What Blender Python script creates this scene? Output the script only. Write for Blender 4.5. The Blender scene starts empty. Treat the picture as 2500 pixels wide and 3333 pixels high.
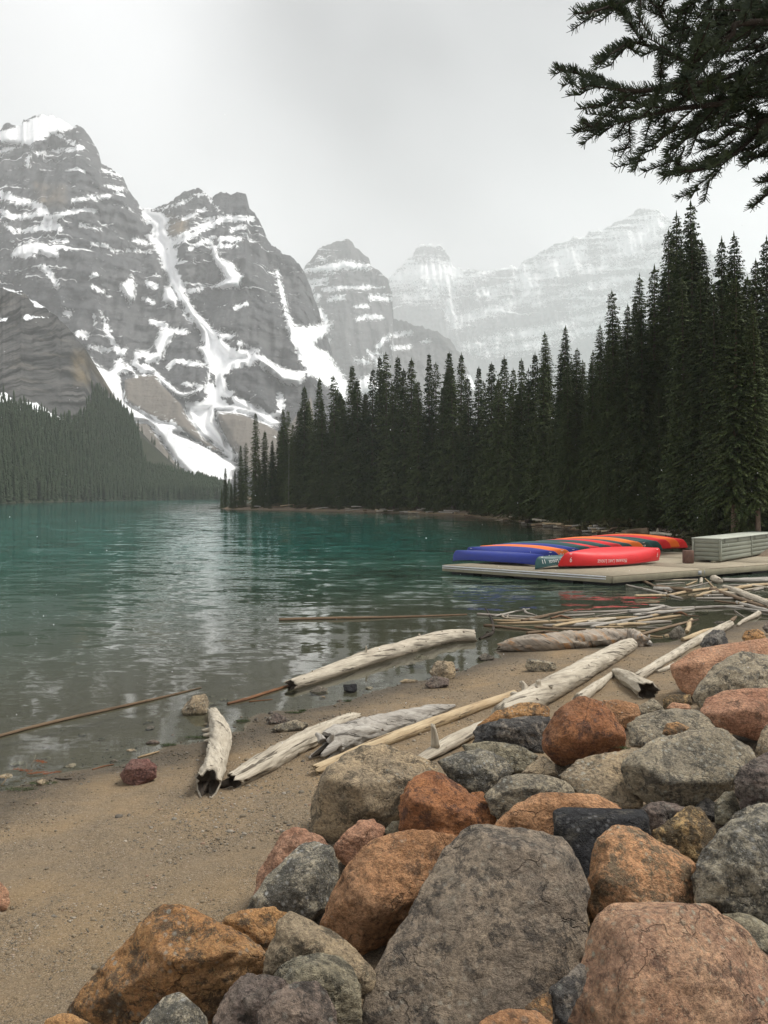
import bpy, bmesh, math, random
import numpy as np
from mathutils import Vector, Matrix

random.seed(7)
RNG = np.random.default_rng(7)
SC = bpy.context.scene
COL = SC.collection

# ------------------------------------------------------------------ camera
EYE = 3.2            # eye height above the lake, metres
F = 2697.0           # focal length in photo pixels (photo 2500 x 3333)
CX, HY = 1250.0, 1613.0
cam_d = bpy.data.cameras.new('camera')
cam = bpy.data.objects.new('camera', cam_d)
COL.objects.link(cam)
cam.location = (0, 0, EYE)
cam.rotation_euler = (math.radians(90), 0, 0)
cam_d.sensor_fit = 'VERTICAL'
cam_d.sensor_height = 36.0
cam_d.lens = 36.0 * F / 3333.0
cam_d.shift_y = (HY - 1666.5) / 3333.0
cam_d.clip_start = 0.05
cam_d.clip_end = 30000
SC.camera = cam

# ------------------------------------------------------------------ sky, sun, exposure
SUN_EL, SUN_AZ = math.radians(58), math.radians(78)   # high, ahead and to the right, behind cloud
world = bpy.data.worlds.new('World')
SC.world = world
world.use_nodes = True
wt = world.node_tree
wt.nodes.clear()
def wn(t, **k):
    n = wt.nodes.new(t)
    for a, b in k.items(): setattr(n, a, b)
    return n
w_out = wn('ShaderNodeOutputWorld'); w_bg = wn('ShaderNodeBackground')
w_sky = wn('ShaderNodeTexSky', sky_type='NISHITA', sun_disc=False)
w_sky.sun_elevation = SUN_EL
w_sky.sun_rotation = SUN_AZ
w_tc = wn('ShaderNodeTexCoord')
w_map = wn('ShaderNodeMapping'); w_map.inputs['Location'].default_value = (1.55, 4.2, 0.28)
w_map.inputs['Scale'].default_value = (-1.0, 1.0, 1.5)
w_n1 = wn('ShaderNodeTexNoise'); w_n1.inputs['Scale'].default_value = 1.45; w_n1.inputs['Detail'].default_value = 3; w_n1.inputs['Roughness'].default_value = 0.42
w_n1.inputs['Distortion'].default_value = 0.5
w_rp = wn('ShaderNodeValToRGB')
w_rp.color_ramp.elements[0].position = 0.33; w_rp.color_ramp.elements[0].color = (1.5, 1.5, 1.52, 1)
w_rp.color_ramp.elements[1].position = 0.66; w_rp.color_ramp.elements[1].color = (6.6, 6.6, 6.62, 1)
w_mix = wn('ShaderNodeMix', data_type='RGBA'); w_mix.inputs[0].default_value = 0.94
wl = wt.links.new
wl(w_tc.outputs['Generated'], w_map.inputs['Vector']); wl(w_map.outputs[0], w_n1.inputs['Vector'])
wl(w_n1.outputs['Fac'], w_rp.inputs[0])
wl(w_sky.outputs[0], w_mix.inputs['A']); wl(w_rp.outputs[0], w_mix.inputs['B'])
wl(w_mix.outputs['Result'], w_bg.inputs['Color']); wl(w_bg.outputs[0], w_out.inputs['Surface'])
w_bg.inputs['Strength'].default_value = 0.05
sun_d = bpy.data.lights.new('sun', 'SUN'); sun_d.energy = 1.5; sun_d.angle = math.radians(20); sun_d.color = (1, 0.96, 0.9)
sun = bpy.data.objects.new('sun', sun_d); COL.objects.link(sun)
sun.rotation_euler = Vector((math.sin(SUN_AZ) * math.cos(SUN_EL), math.cos(SUN_AZ) * math.cos(SUN_EL), math.sin(SUN_EL))).to_track_quat('Z', 'Y').to_euler()
vs = SC.view_settings
SC.display_settings.display_device = 'sRGB'
vs.view_transform = 'Standard'; vs.look = 'None'; vs.exposure = 1.93; vs.gamma = 1.0; vs.use_curve_mapping = False
SC.cycles.use_denoising = True
SC.cycles.volume_bounces = 2
SC.cycles.max_bounces = 8; SC.cycles.diffuse_bounces = 3; SC.cycles.glossy_bounces = 3; SC.cycles.transparent_max_bounces = 8
HAZE = 0.00016

# ------------------------------------------------------------------ helpers
def at(px, py, z=0.0):
    """the point at height z seen at photo pixel (px, py)"""
    d = F * (EYE - z) / (py - HY)
    return np.array([(px - CX) * d / F, d, z])
def atd(px, py, d):
    """the point at distance d seen at photo pixel (px, py)"""
    return np.array([(px - CX) * d / F, d, EYE - (py - HY) * d / F])
def tile(x0, y0, s):
    f = lambda pts: [(x0 + p[0] * s, y0 + p[1] * s) + tuple(p[2:]) for p in pts]
    f.s = s
    return f
T1 = tile(200, 2660, .6028); T2 = tile(700, 2360, .6028); T3 = tile(1500, 2060, .6028); T4 = tile(1500, 2660, .6028)
T5 = tile(0, 1850, .4822); Z6 = tile(500, 1900, .7233); ZB = tile(1580, 1940, .3134); ZC = tile(2000, 1850, .3014)
Z1 = tile(0, 300, 1 / 1.58); Z2 = tile(700, 600, .6028)

def _h(i, j, k, s):
    n = (i.astype(np.int64) * 374761393 + j.astype(np.int64) * 668265263 + k.astype(np.int64) * 2147483647 + s * 1274126177) & 0x7fffffff
    n = ((n ^ (n >> 13)) * 1274126177) & 0x7fffffff
    n = ((n ^ (n >> 16)) * 668265263) & 0x7fffffff
    return (n & 0xffff) / 32767.5 - 1.0
def vnoise(p, s=0):
    f = np.floor(p); i = f.astype(np.int64); t = p - f; t = t * t * (3 - 2 * t)
    r = 0
    for a in (0, 1):
        for b in (0, 1):
            for c in (0, 1):
                w = (t[:, 0] if a else 1 - t[:, 0]) * (t[:, 1] if b else 1 - t[:, 1]) * (t[:, 2] if c else 1 - t[:, 2])
                r = r + w * _h(i[:, 0] + a, i[:, 1] + b, i[:, 2] + c, s)
    return r
def fbm(p, oct=4, s=0, gain=.5, lac=2.03):
    r = 0; a = 1.0; q = np.array(p, float)
    for o in range(oct):
        r = r + a * vnoise(q, s + o * 17); q = q * lac + 3.7; a *= gain
    return r

def mesh(name, v, f, mat=None, smooth=True, uv=None, attrs=None):
    """a mesh from arrays; f: (n,3) or (n,4) array, or a list of faces of any size"""
    me = bpy.data.meshes.new(name)
    v = np.asarray(v, np.float32)
    if isinstance(f, np.ndarray):
        k = f.shape[1]; n = len(f); idx = f.ravel(); starts = np.arange(n) * k; tot = None
    else:
        n = len(f); ln = np.array([len(q) for q in f]); idx = np.array([i for q in f for i in q]); starts = np.concatenate([[0], np.cumsum(ln)[:-1]])
    me.vertices.add(len(v)); me.vertices.foreach_set('co', v.ravel())
    me.loops.add(len(idx)); me.loops.foreach_set('vertex_index', idx.astype(np.int32))
    me.polygons.add(n); me.polygons.foreach_set('loop_start', starts.astype(np.int32))
    if uv is not None:
        l = me.uv_layers.new(name='UVMap'); l.data.foreach_set('uv', np.asarray(uv, np.float32)[idx].ravel())
    for k, a in (attrs or {}).items():
        t = me.attributes.new(k, 'FLOAT', 'POINT'); t.data.foreach_set('value', np.asarray(a, np.float32))
    me.update(calc_edges=True)
    if smooth: me.polygons.foreach_set('use_smooth', np.ones(n, bool))
    if mat is not None: me.materials.append(mat)
    me.validate()
    return me
def obj(name, me, loc=(0, 0, 0), parent=None):
    o = bpy.data.objects.new(name, me); COL.objects.link(o); o.location = loc
    if parent is not None: o.parent = parent
    return o
def tag(o, label=None, cat=None, group=None, kind=None):
    if label: o['label'] = label
    if cat: o['category'] = cat
    if group: o['group'] = group
    if kind: o['kind'] = kind
    return o
def empty(name, loc, label, cat, group=None):
    o = bpy.data.objects.new(name, None); COL.objects.link(o); o.location = loc; o.empty_display_size = .2
    return tag(o, label, cat, group)
class MB:
    """collects boxes and quads into one mesh"""
    def __init__(s): s.v = []; s.f = []
    def box(s, c, ax, ay, az):
        """centre and three half-axis vectors"""
        c, ax, ay, az = (np.array(q, float) for q in (c, ax, ay, az)); b = len(s.v)
        for x in (-1, 1):
            for y in (-1, 1):
                for z in (-1, 1): s.v.append(c + x * ax + y * ay + z * az)
        s.f += [(b + i for i in q) for q in ()]
        for q in ((0, 1, 3, 2), (4, 6, 7, 5), (0, 4, 5, 1), (2, 3, 7, 6), (0, 2, 6, 4), (1, 5, 7, 3)): s.f.append(tuple(b + i for i in q))
        return s
    def me(s, name, mat, smooth=False): return mesh(name, np.array(s.v), s.f, mat, smooth)
def bevel(me, w):
    bm = bmesh.new(); bm.from_mesh(me); bmesh.ops.recalc_face_normals(bm, faces=bm.faces)
    if w: bmesh.ops.bevel(bm, geom=bm.edges[:], offset=w, segments=1, affect='EDGES', profile=.7)
    bm.to_mesh(me); bm.free(); return me

# ------------------------------------------------------------------ materials
class NT:
    def __init__(s, name):
        s.m = bpy.data.materials.new(name); s.m.use_nodes = True; s.t = s.m.node_tree
        s.b = s.t.nodes['Principled BSDF']; s.out = s.t.nodes['Material Output']
    def n(s, t, **k):
        n = s.t.nodes.new(t)
        for a, b in k.items(): setattr(n, a, b)
        return n
    def l(s, a, b): s.t.links.new(a, b)
    def set(s, sock, v):
        if isinstance(v, bpy.types.NodeSocket): s.l(v, sock)
        else: sock.default_value = v if not isinstance(v, tuple) or len(v) != 3 or sock.type != 'RGBA' else (*v, 1)
    def co(s, kind='Object', scale=None, rnd=False, loc=None):
        c = s.n('ShaderNodeTexCoord').outputs[kind]
        if rnd:
            r = s.n('ShaderNodeObjectInfo').outputs['Random']
            a = s.n('ShaderNodeVectorMath', operation='MULTIPLY_ADD'); s.l(r, a.inputs[0]); a.inputs[1].default_value = (37, 53, 71); s.l(c, a.inputs[2]); c = a.outputs[0]
        if scale or loc:
            m = s.n('ShaderNodeMapping'); s.l(c, m.inputs[0])
            if scale: m.inputs['Scale'].default_value = scale
            if loc: m.inputs['Location'].default_value = loc
            c = m.outputs[0]
        return c
    def noise(s, v, sc, det=5, ro=.55, dist=0):
        n = s.n('ShaderNodeTexNoise'); s.l(v, n.inputs['Vector']); n.inputs['Scale'].default_value = sc; n.inputs['Detail'].default_value = det
        n.inputs['Roughness'].default_value = ro; n.inputs['Distortion'].default_value = dist
        return n.outputs['Fac']
    def vor(s, v, sc, feature='F1', out='Distance', rnd=1):
        n = s.n('ShaderNodeTexVoronoi', feature=feature); s.l(v, n.inputs['Vector']); n.inputs['Scale'].default_value = sc; n.inputs['Randomness'].default_value = rnd
        return n.outputs[out]
    def ramp(s, f, *st, interp='LINEAR'):
        n = s.n('ShaderNodeValToRGB'); s.set(n.inputs[0], f); e = n.color_ramp.elements; n.color_ramp.interpolation = interp
        while len(e) < len(st): e.new(.5)
        for q, (p, c) in zip(e, st):
            q.position = p; q.color = (c, c, c, 1) if not isinstance(c, tuple) else (*c, 1)
        return n.outputs[0]
    def mix(s, f, a, b, blend='MIX'):
        n = s.n('ShaderNodeMix', data_type='RGBA', blend_type=blend); s.set(n.inputs[0], f); s.set(n.inputs['A'], a); s.set(n.inputs['B'], b)
        return n.outputs['Result']
    def math(s, op, a, b=0.0, c=0.0, clamp=False):
        n = s.n('ShaderNodeMath', operation=op, use_clamp=clamp)
        for i, q in enumerate((a, b, c)): s.set(n.inputs[i], q)
        return n.outputs[0]
    def attr(s, name): return s.n('ShaderNodeAttribute', attribute_name=name).outputs['Fac']
    def bump(s, h, dist, strength=1.0, nrm=None):
        n = s.n('ShaderNodeBump'); s.set(n.inputs['Height'], h); n.inputs['Distance'].default_value = dist; n.inputs['Strength'].default_value = strength
        if nrm is not None: s.l(nrm, n.inputs['Normal'])
        return n.outputs[0]
    def done(s, col=None, rough=None, nrm=None, spec=None):
        if col is not None: s.set(s.b.inputs['Base Color'], col)
        if rough is not None: s.set(s.b.inputs['Roughness'], rough)
        if nrm is not None: s.l(nrm, s.b.inputs['Normal'])
        if spec is not None: s.b.inputs['Specular IOR Level'].default_value = spec
        return s.m

def rock_mat(name, c1, c2, dark, dk=.35, lichen=.3, grain=1.0, lich=(.42, .42, .36), sc=1.0, pat=.8):
    pat = .3 if c1[0] > c1[2] * 1.75 else .75
    m = NT(name); v = m.co(rnd=True)
    n1 = m.noise(v, 2.2 * sc, 6, .6, .6)
    c = m.mix(m.ramp(n1, (.38, 0.), (.60, 1.)), c1, c2)
    n0 = m.noise(v, 1.2 * sc, 12, .74, .6); c = m.mix(m.ramp(n0, (.51, 0.), (.56, pat)), c, tuple(q * .5 + w * .62 for q, w in zip(c2, (.17, .155, .125))))
    n2 = m.noise(v, 6.5 * sc, 12, .80, .2)
    c = m.mix(m.math('MULTIPLY', m.ramp(n2, (.60 - dk * .25, 0.), (.635 - dk * .22, 1.)), .85), c, dark)
    st = m.noise(m.co(scale=(3, 3, 9), rnd=True), 3.2 * sc, 8, .7, .8)         # faint bedding
    c = m.mix(m.ramp(st, (.50, 0.), (.62, .45)), c, tuple(q * .55 for q in c2))
    n3 = m.noise(v, 38, 5, .75); 
    c = m.mix(m.ramp(n3, (.34, .0), (.60, 1.)), m.mix(1., c, (.58, .565, .55), 'MULTIPLY'), m.mix(1., c, (1.45, 1.42, 1.35), 'MULTIPLY'))
    wv = m.n('ShaderNodeVectorMath', operation='MULTIPLY_ADD'); nz = m.n('ShaderNodeTexNoise'); m.l(v, nz.inputs['Vector']); nz.inputs['Scale'].default_value = 4.; nz.inputs['Detail'].default_value = 6
    m.l(nz.outputs['Color'], wv.inputs[0]); wv.inputs[1].default_value = (.5, .5, .5); m.l(v, wv.inputs[2])
    ck = m.math('MULTIPLY', m.ramp(m.vor(wv.outputs[0], 2.6 * sc, 'DISTANCE_TO_EDGE'), (.004, 1.), (.016, 0.)), m.ramp(m.noise(v, 3.1, 3), (.50, 0.), (.60, 1.)))
    c = m.mix(m.math('MULTIPLY', ck, .5), c, tuple(q * .45 for q in dark))
    n5 = m.noise(v, 120, 3, .7)
    c = m.mix(m.ramp(n5, (.60, 0.), (.70, .55 * grain)), c, tuple(min(.6, q * 1.9) for q in c1))
    c = m.mix(m.ramp(n5, (.30, .6 * grain), (.40, 0.)), c, tuple(q * .5 for q in dark))
    if lichen:
        vo = m.vor(v, 21); big = m.noise(v, 2.6, 4, .6)
        vo = m.math('ADD', vo, m.math('MULTIPLY_ADD', n3, .5, -.25))
        f = m.math('MULTIPLY', m.ramp(vo, (.14, 1.), (.34, 0.)), m.ramp(big, (.56 - lichen * .25, 0.), (.70 - lichen * .25, 1.)))
        f = m.math('MULTIPLY', f, m.ramp(n3, (.35, .25), (.55, .9)))
        c = m.mix(f, c, lich)
        vo2 = m.vor(v, 60)
        c = m.mix(m.math('MULTIPLY', m.ramp(m.math('ADD', vo2, m.math('MULTIPLY_ADD', n5, .4, -.2)), (.05, .8), (.12, 0.)), m.math('MULTIPLY', m.ramp(big, (.42, 0.), (.6, .8)), min(1, lichen * 1.6))), c, tuple(q * 1.15 for q in lich))
    h = m.math('ADD', m.math('MULTIPLY', m.noise(v, 9, 9, .68, .4), 1.0), m.math('MULTIPLY', n3, .35))
    h = m.math('ADD', h, m.math('ADD', m.math('MULTIPLY', st, .35), m.math('MULTIPLY', ck, -.6)))
    return m.done(c, m.ramp(n3, (.3, .72), (.7, .92)), m.bump(m.math('ADD', h, m.math('MULTIPLY', m.noise(v, 4., 8, .7, .3), 1.1)), .085, 1.), .3)

# ------------------------------------------------------------------ the shores (photo pixels on the water plane)
near_px = [(-900, 2900), (0, 2590), (180, 2540), (300, 2508), (420, 2482), (560, 2432), (680, 2395), (760, 2375), (850, 2340), (960, 2310), (1080, 2280),
           (1200, 2245), (1300, 2215), (1400, 2190), (1500, 2172), (1600, 2156), (1670, 2142), (1650, 2122), (1760, 2112), (1900, 2112), (2050, 2112), (2110, 2100),
           (2200, 2097), (2330, 2072), (2400, 2050), (2520, 2022), (2700, 1995)]
NEAR = [at(*p)[:2] for p in near_px] + [np.array(q) for q in ((30., 26.), (60., 20.), (60., -30.), (-30., -30.), (-30., 3.))]
far_px = [(722, 1655), (760, 1658), (1000, 1662), (1300, 1669), (1500, 1678), (1640, 1692), (1750, 1705), (1850, 1725), (1950, 1737), (2080, 1748), (2200, 1772), (2300, 1800), (2440, 1842)]
FAR = [at(*p)[:2] for p in far_px] + [np.array(q) for q in ((26., 40.), (30., 33.), (36., 31.), (150., 20.), (500., 60.), (520., 900.), (180., 760.), (40., 560.), (-20., 400.), (-50., 300.))]
left_px = [(-400, 1650), (0, 1638.5), (150, 1634), (300, 1630.5), (480, 1628.3), (600, 1627.6), (720, 1627.2)]
LEFT = [at(*p)[:2] for p in left_px] + [np.array(q) for q in ((200., 900.), (300., 2600.), (-2500., 2600.), (-2500., 300.))]

def sdist(P, poly):
    """signed distance to a closed polygon, positive inside"""
    poly = np.array(poly); x, y = P[:, 0], P[:, 1]; best = np.full(len(P), 1e18); ins = np.zeros(len(P), bool)
    for a, b in zip(poly, np.roll(poly, -1, 0)):
        e = b - a; t = np.clip(((x - a[0]) * e[0] + (y - a[1]) * e[1]) / (e @ e + 1e-12), 0, 1)
        best = np.minimum(best, (x - a[0] - t * e[0]) ** 2 + (y - a[1] - t * e[1]) ** 2)
        if a[1] != b[1]:
            c = ((a[1] > y) != (b[1] > y)) & (x < (b[0] - a[0]) * (y - a[1]) / (b[1] - a[1]) + a[0]); ins ^= c
    return np.where(ins, 1, -1) * np.sqrt(best)

COVER = {}
ANCH = []            # (x, y, z, reach) of boulders: the ground rises under the heap
def gz0(x, y):
    """height of beach, lake bed and forest floor"""
    P = np.stack([np.atleast_1d(x), np.atleast_1d(y)], 1).astype(float)
    n = vnoise(np.c_[P * .9, np.zeros(len(P))], 3) * .02 + vnoise(np.c_[P * .25, np.zeros(len(P))], 5) * .05
    dn, df, dl = sdist(P, NEAR), sdist(P, FAR), sdist(P, LEFT)
    wob = vnoise(np.c_[P * 1.3, np.ones(len(P))], 9) * .06 + vnoise(np.c_[P * 4, np.ones(len(P))], 29) * .02
    dn = dn + wob
    zn = np.where(dn > 0, .085 * dn, .07 * dn)
    zn = np.where(dn < -1, -.07 + .095 * (dn + 1), zn)
    df2 = df + vnoise(np.c_[P * .5, np.ones(len(P))], 19) * .35
    zf = np.where(df2 > 0, np.minimum(.42 * df2, .5 + .085 * df2), .16 * df2)
    zf = np.minimum(zf, 6 + .02 * df2)
    zl = np.where(dl > 0, np.minimum(.2 * dl, 2. + .004 * dl), .16 * dl)
    near = np.minimum(zn, 1.4 + .02 * dn)
    z = np.maximum(np.maximum(near, zf), np.maximum(zl, -7.5 + 0 * zn))
    return z + n * np.clip(1 + z * .3, .2, 1), dn, df2, dl
def gz(x, y):
    z, dn, df, dl = gz0(x, y)
    if ANCH:
        A = np.array(ANCH); P = np.stack([np.atleast_1d(x), np.atleast_1d(y)], 1)
        sel = (P[:, 1] < 16) & (P[:, 0] > -4) & (P[:, 0] < 14)
        if sel.any():
            Q = P[sel]; num = np.zeros(len(Q)); den = np.full(len(Q), 1e-6); cov = np.zeros(len(Q))
            for ax, ay, az, r in A:
                d2 = ((Q[:, 0] - ax) ** 2 + (Q[:, 1] - ay) ** 2) / (r * r)
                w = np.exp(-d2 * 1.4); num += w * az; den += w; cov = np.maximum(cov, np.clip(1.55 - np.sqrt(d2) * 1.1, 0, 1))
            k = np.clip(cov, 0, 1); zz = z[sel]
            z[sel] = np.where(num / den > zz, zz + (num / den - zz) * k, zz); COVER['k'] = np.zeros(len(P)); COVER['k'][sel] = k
    return z
def ground_at(px, py):
    z = 0.0
    for _ in range(12):
        p = at(px, py, z); z = .5 * z + .5 * max(float(gz0(p[0], p[1])[0][0]), -.25)
    return at(px, py, z)

# ------------------------------------------------------------------ boulders
def ico(sub, _c={}):
    if sub not in _c:
        bm = bmesh.new(); bmesh.ops.create_icosphere(bm, subdivisions=sub, radius=1)
        v = np.array([q.co[:] for q in bm.verts]); f = np.array([[w.index for w in q.verts] for q in bm.faces]); bm.free(); _c[sub] = (v, f)
    return _c[sub]
def hull_planes(P):
    bm = bmesh.new()
    for p in P: bm.verts.new(p)
    bmesh.ops.convex_hull(bm, input=bm.verts[:], use_existing_faces=False)
    bm.normal_update(); c = P.mean(0); out = []
    vs_ = [q.co[:] for q in bm.verts if q.link_faces]
    c = np.mean(vs_, 0)
    for q in bm.faces:
        n = np.array(q.normal[:]); a = q.calc_area(); h = float(n @ (np.array(q.verts[0].co[:]) - c))
        if h < 0: n, h = -n, -h
        out.append((a, n, h))
    bm.free(); out.sort(key=lambda t: -t[0]); keep = []
    for a, n, h in out:
        if a < 1e-7: continue
        if any(n @ m > .985 and abs(h - g) < .03 * max(h, g) for _, m, g in keep): continue
        keep.append((a, n, h))
    return c, np.array([k[1] for k in keep]), np.array([k[2] for k in keep]), np.array(vs_)
def boulder_mesh(P, mat, sub, p, rough, seed):
    c, N, H, hv = hull_planes(P)
    u, f = ico(sub); ext = hv.std(0) + 1e-3; u = u * ext; u /= np.linalg.norm(u, axis=1)[:, None]
    k = np.maximum(u @ N.T, 0) / np.maximum(H, 1e-3)
    p = max(44, p * 4)
    rs = np.random.default_rng(seed + 900); nd = rs.normal(size=(14, 3)); nd /= np.linalg.norm(nd, axis=1)[:, None]; fr = (-nd[:, 1] * .9 + nd[:, 2] * .45 > .42)
    sup = ((hv - c) @ nd.T).max(0) * np.where(fr, rs.uniform(.74, .97, 14), rs.uniform(.97, 1.04, 14))          # chisel: a few extra flat faces
    N = np.vstack([N, nd]); H = np.concatenate([H, sup]); k = np.maximum(u @ N.T, 0) / np.maximum(H, 1e-3)
    r = (k ** p).sum(1) ** (-1.0 / p) * 1.02
    v = u * r[:, None]; R = float(np.mean(H))
    q = v / R + seed * 7.7
    d = fbm(q * 1.15, 3, seed, .5) * .03 + fbm(q * 3.4, 4, seed + 5, .58) * .036 + np.abs(fbm(q * 1.7, 3, seed + 31, .5)) * .07 - .02
    rid = 1 - np.abs(fbm(q * 2.1, 3, seed + 9, .55)); d += (rid - .6) * .035
    lay = fbm(np.c_[q[:, 0] * 1.2, q[:, 1] * 1.2, q[:, 2] * 7 + q[:, 0] * 2], 3, seed + 13); d += np.clip(lay, -.2, .6) * .03
    d += fbm(q * 11, 3, seed + 21, .6) * .010
    v = v * (1 + d * rough)[:, None]
    return c, mesh('boulder', v, f, mat, True)
def rock_points(pts, d, ridge, thick, tilt, bulge):
    pts = np.array([q[:2] for q in pts], float); cx, cy = pts.mean(0); s = d / F
    R = math.sqrt(abs(np.sum(pts[:, 0] * np.roll(pts[:, 1], -1) - np.roll(pts[:, 0], -1) * pts[:, 1])) / 2 / math.pi) * s
    P = []
    for x, y in pts:
        off = tilt * (cy - y) * s
        P.append(atd(x, y, d + off))
        x2, y2 = cx + (x - cx) * .80, cy + (y - cy) * .80
        P.append(atd(x2, y2, d + off * .9 + thick * R))
        x3, y3 = cx + (x - cx) * .62, cy + (y - cy) * .62
        if not len(ridge): P.append(atd(x3, y3, d + off * .7 - bulge * R))
    for q in ridge: P.append(atd(q[0], q[1], d + tilt * (cy - q[1]) * s * .8 - q[2] * R))
    return np.array(P), R
ROCKS = []
def rock(T, label, mat, z, pts, ridge=(), thick=.9, tilt=.55, bulge=.18, sub=5, p=16, rough=1.0, name='boulder', cat='boulder', group='riprap boulders along the beach', anchor=True, dd=0.0):
    P = T(pts) if T else pts; Rg = T(ridge) if T else ridge
    cy = np.mean([q[1] for q in P]); cx = np.mean([q[0] for q in P])
    d = F * (EYE - z) / (cy - HY) + dd
    if d > 6.3: sub = min(sub, 5)
    pp, R = rock_points(P, d, Rg, thick, tilt, bulge)
    ROCKS.append((label, mat, pp, sub, p, rough, name, cat, group))
    if anchor:
        c = pp.mean(0); ANCH.append((c[0], c[1], c[2] - .72 * R, R * 1.15))

MR = {
 'ochre': rock_mat('ochre_stone', (0.508, 0.298, 0.133), (0.381, 0.197, 0.083), (.075, .06, .045), .42, .35),
 'orange': rock_mat('orange_stone', (0.521, 0.286, 0.152), (0.368, 0.191, 0.095), (0.165, 0.095, 0.057), .2, .12),
 'rust': rock_mat('rust_stone', (0.419, 0.191, 0.086), (0.267, 0.112, 0.053), (.085, .045, .035), .3, .05),
 'pink': rock_mat('pink_stone', (0.483, 0.273, 0.178), (0.330, 0.165, 0.104), (0.165, 0.095, 0.064), .22, .1),
 'terra': rock_mat('terracotta_stone', (0.533, 0.311, 0.197), (0.406, 0.216, 0.133), (0.203, 0.108, 0.070), .12, .05),
 'grey': rock_mat('grey_stone', (0.422, 0.362, 0.266), (0.286, 0.248, 0.183), (.085, .08, .07), .4, .5),
 'speck': rock_mat('speckled_stone', (0.503, 0.444, 0.337), (0.272, 0.254, 0.201), (.06, .06, .055), .55, .5, 1.4, (0.560, 0.560, 0.533)),
 'slab': rock_mat('brown_grey_stone', (0.325, 0.263, 0.199), (0.206, 0.169, 0.135), (.062, .055, .05), .36, .22, .9, (0.457, 0.419, 0.343)),
 'tan': rock_mat('tan_stone', (0.419, 0.324, 0.210), (0.298, 0.241, 0.171), (.09, .075, .055), .35, .4),
 'olive': rock_mat('olive_grey_stone', (0.360, 0.328, 0.241), (0.261, 0.231, 0.163), (.075, .07, .055), .4, .45),
 'dark': rock_mat('black_slate', (.030, .031, .034), (.020, .020, .024), (.010, .010, .012), .3, .06, .5, (0.229, 0.229, 0.229)),
 'slate': rock_mat('streaked_slate', (0.272, 0.235, 0.195), (0.150, 0.146, 0.141), (.035, .036, .04), .6, .3),
 'mottle': rock_mat('black_mottled_yellow_stone', (0.559, 0.394, 0.191), (0.419, 0.273, 0.127), (.045, .038, .03), .62, .3, 1.0, (0.560, 0.533, 0.432), 1.5),
 'granite': rock_mat('orange_granite', (0.600, 0.328, 0.175), (0.475, 0.265, 0.140), (0.127, 0.108, 0.076), .42, .12, 1.2, (0.560, 0.508, 0.381), 1.3),
 'brownpink': rock_mat('brown_pink_stone', (0.575, 0.356, 0.224), (0.402, 0.230, 0.149), (0.152, 0.089, 0.064), .3, .34, 1.3, (0.457, 0.444, 0.343), 1.2),
 'darkbrown': rock_mat('purple_brown_stone', (0.254, 0.197, 0.159), (0.146, 0.114, 0.104), (.045, .04, .036), .45, .3),
 'maroon': rock_mat('maroon_stone', (0.254, 0.133, 0.108), (0.178, 0.086, 0.074), (.07, .04, .036), .3, .0),
 'wet': rock_mat('wet_grey_stone', (0.217, 0.191, 0.153), (0.136, 0.121, 0.100), (.05, .048, .044), .4, .0),
}
# --- the foreground heap, nearest first
rock(None, 'huge flat grey brown slab tilted toward the viewer at the bottom centre of the heap', MR['slab'], 1.10,
     [(1514, 2685), (1621, 2690), (1826, 2717), (1868, 2762), (1910, 2853), (1913, 2913), (1886, 2998), (1895, 3112), (1850, 3230), (1790, 3420), (1170, 3420), (1189, 3236), (1303, 3000), (1393, 2872), (1484, 2716)],
     [(1600, 2760, .22), (1780, 2790, .22), (1830, 2950, .2), (1560, 3100, .25), (1330, 3180, .2), (1700, 3300, .25)], thick=.55, tilt=.62, bulge=.12, sub=6, p=18, rough=.62)
rock(T4, 'huge brown pink boulder with a ridge and pale flecks in the bottom right corner', MR['brownpink'], 1.20,
     [(690, 640), (720, 560), (830, 465), (900, 478), (1080, 500), (1200, 480), (1340, 475), (1480, 550), (1560, 640), (1700, 760), (1860, 1250), (1100, 1330), (540, 1330), (560, 1120), (575, 1030), (640, 900), (680, 870)],
     [(930, 540, .35), (1010, 690, .5), (930, 800, .55), (860, 960, .5), (840, 1100, .5), (1400, 800, .3), (720, 720, .1), (700, 850, .1)], thick=.8, tilt=.5, bulge=.15, sub=6, p=20, rough=.6)
rock(T4, 'orange granite boulder with black flecks above the brown pink corner boulder', MR['granite'], 1.12,
     [(745, 110), (820, 45), (930, 43), (1080, 120), (1180, 210), (1272, 240), (1262, 440), (1250, 560), (1000, 640), (760, 640), (695, 590), (680, 480), (700, 250)],
     [(800, 120, .3), (790, 320, .5), (1000, 480, .35), (1180, 300, .2), (740, 330, .3)], thick=.8, tilt=.5, sub=6, p=18, rough=.75)
rock(T4, 'large rough grey boulder cut by the right edge beside the orange granite', MR['speck'], 1.22,
     [(1260, 330), (1290, 200), (1400, 50), (1480, 5), (1600, -40), (1780, -60), (1800, 600), (1650, 590), (1500, 530), (1262, 460)],
     [(1500, 60, .35), (1600, 200, .45), (1420, 240, .4), (1380, 420, .3)], thick=.8, sub=6, p=14, rough=1.3)
rock(T4, 'smooth olive grey stone behind the brown pink corner boulder', MR['olive'], 1.0,
     [(1400, 520), (1550, 520), (1659, 580), (1780, 680), (1780, 860), (1560, 760)], thick=.8, p=12, rough=.5)
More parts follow.
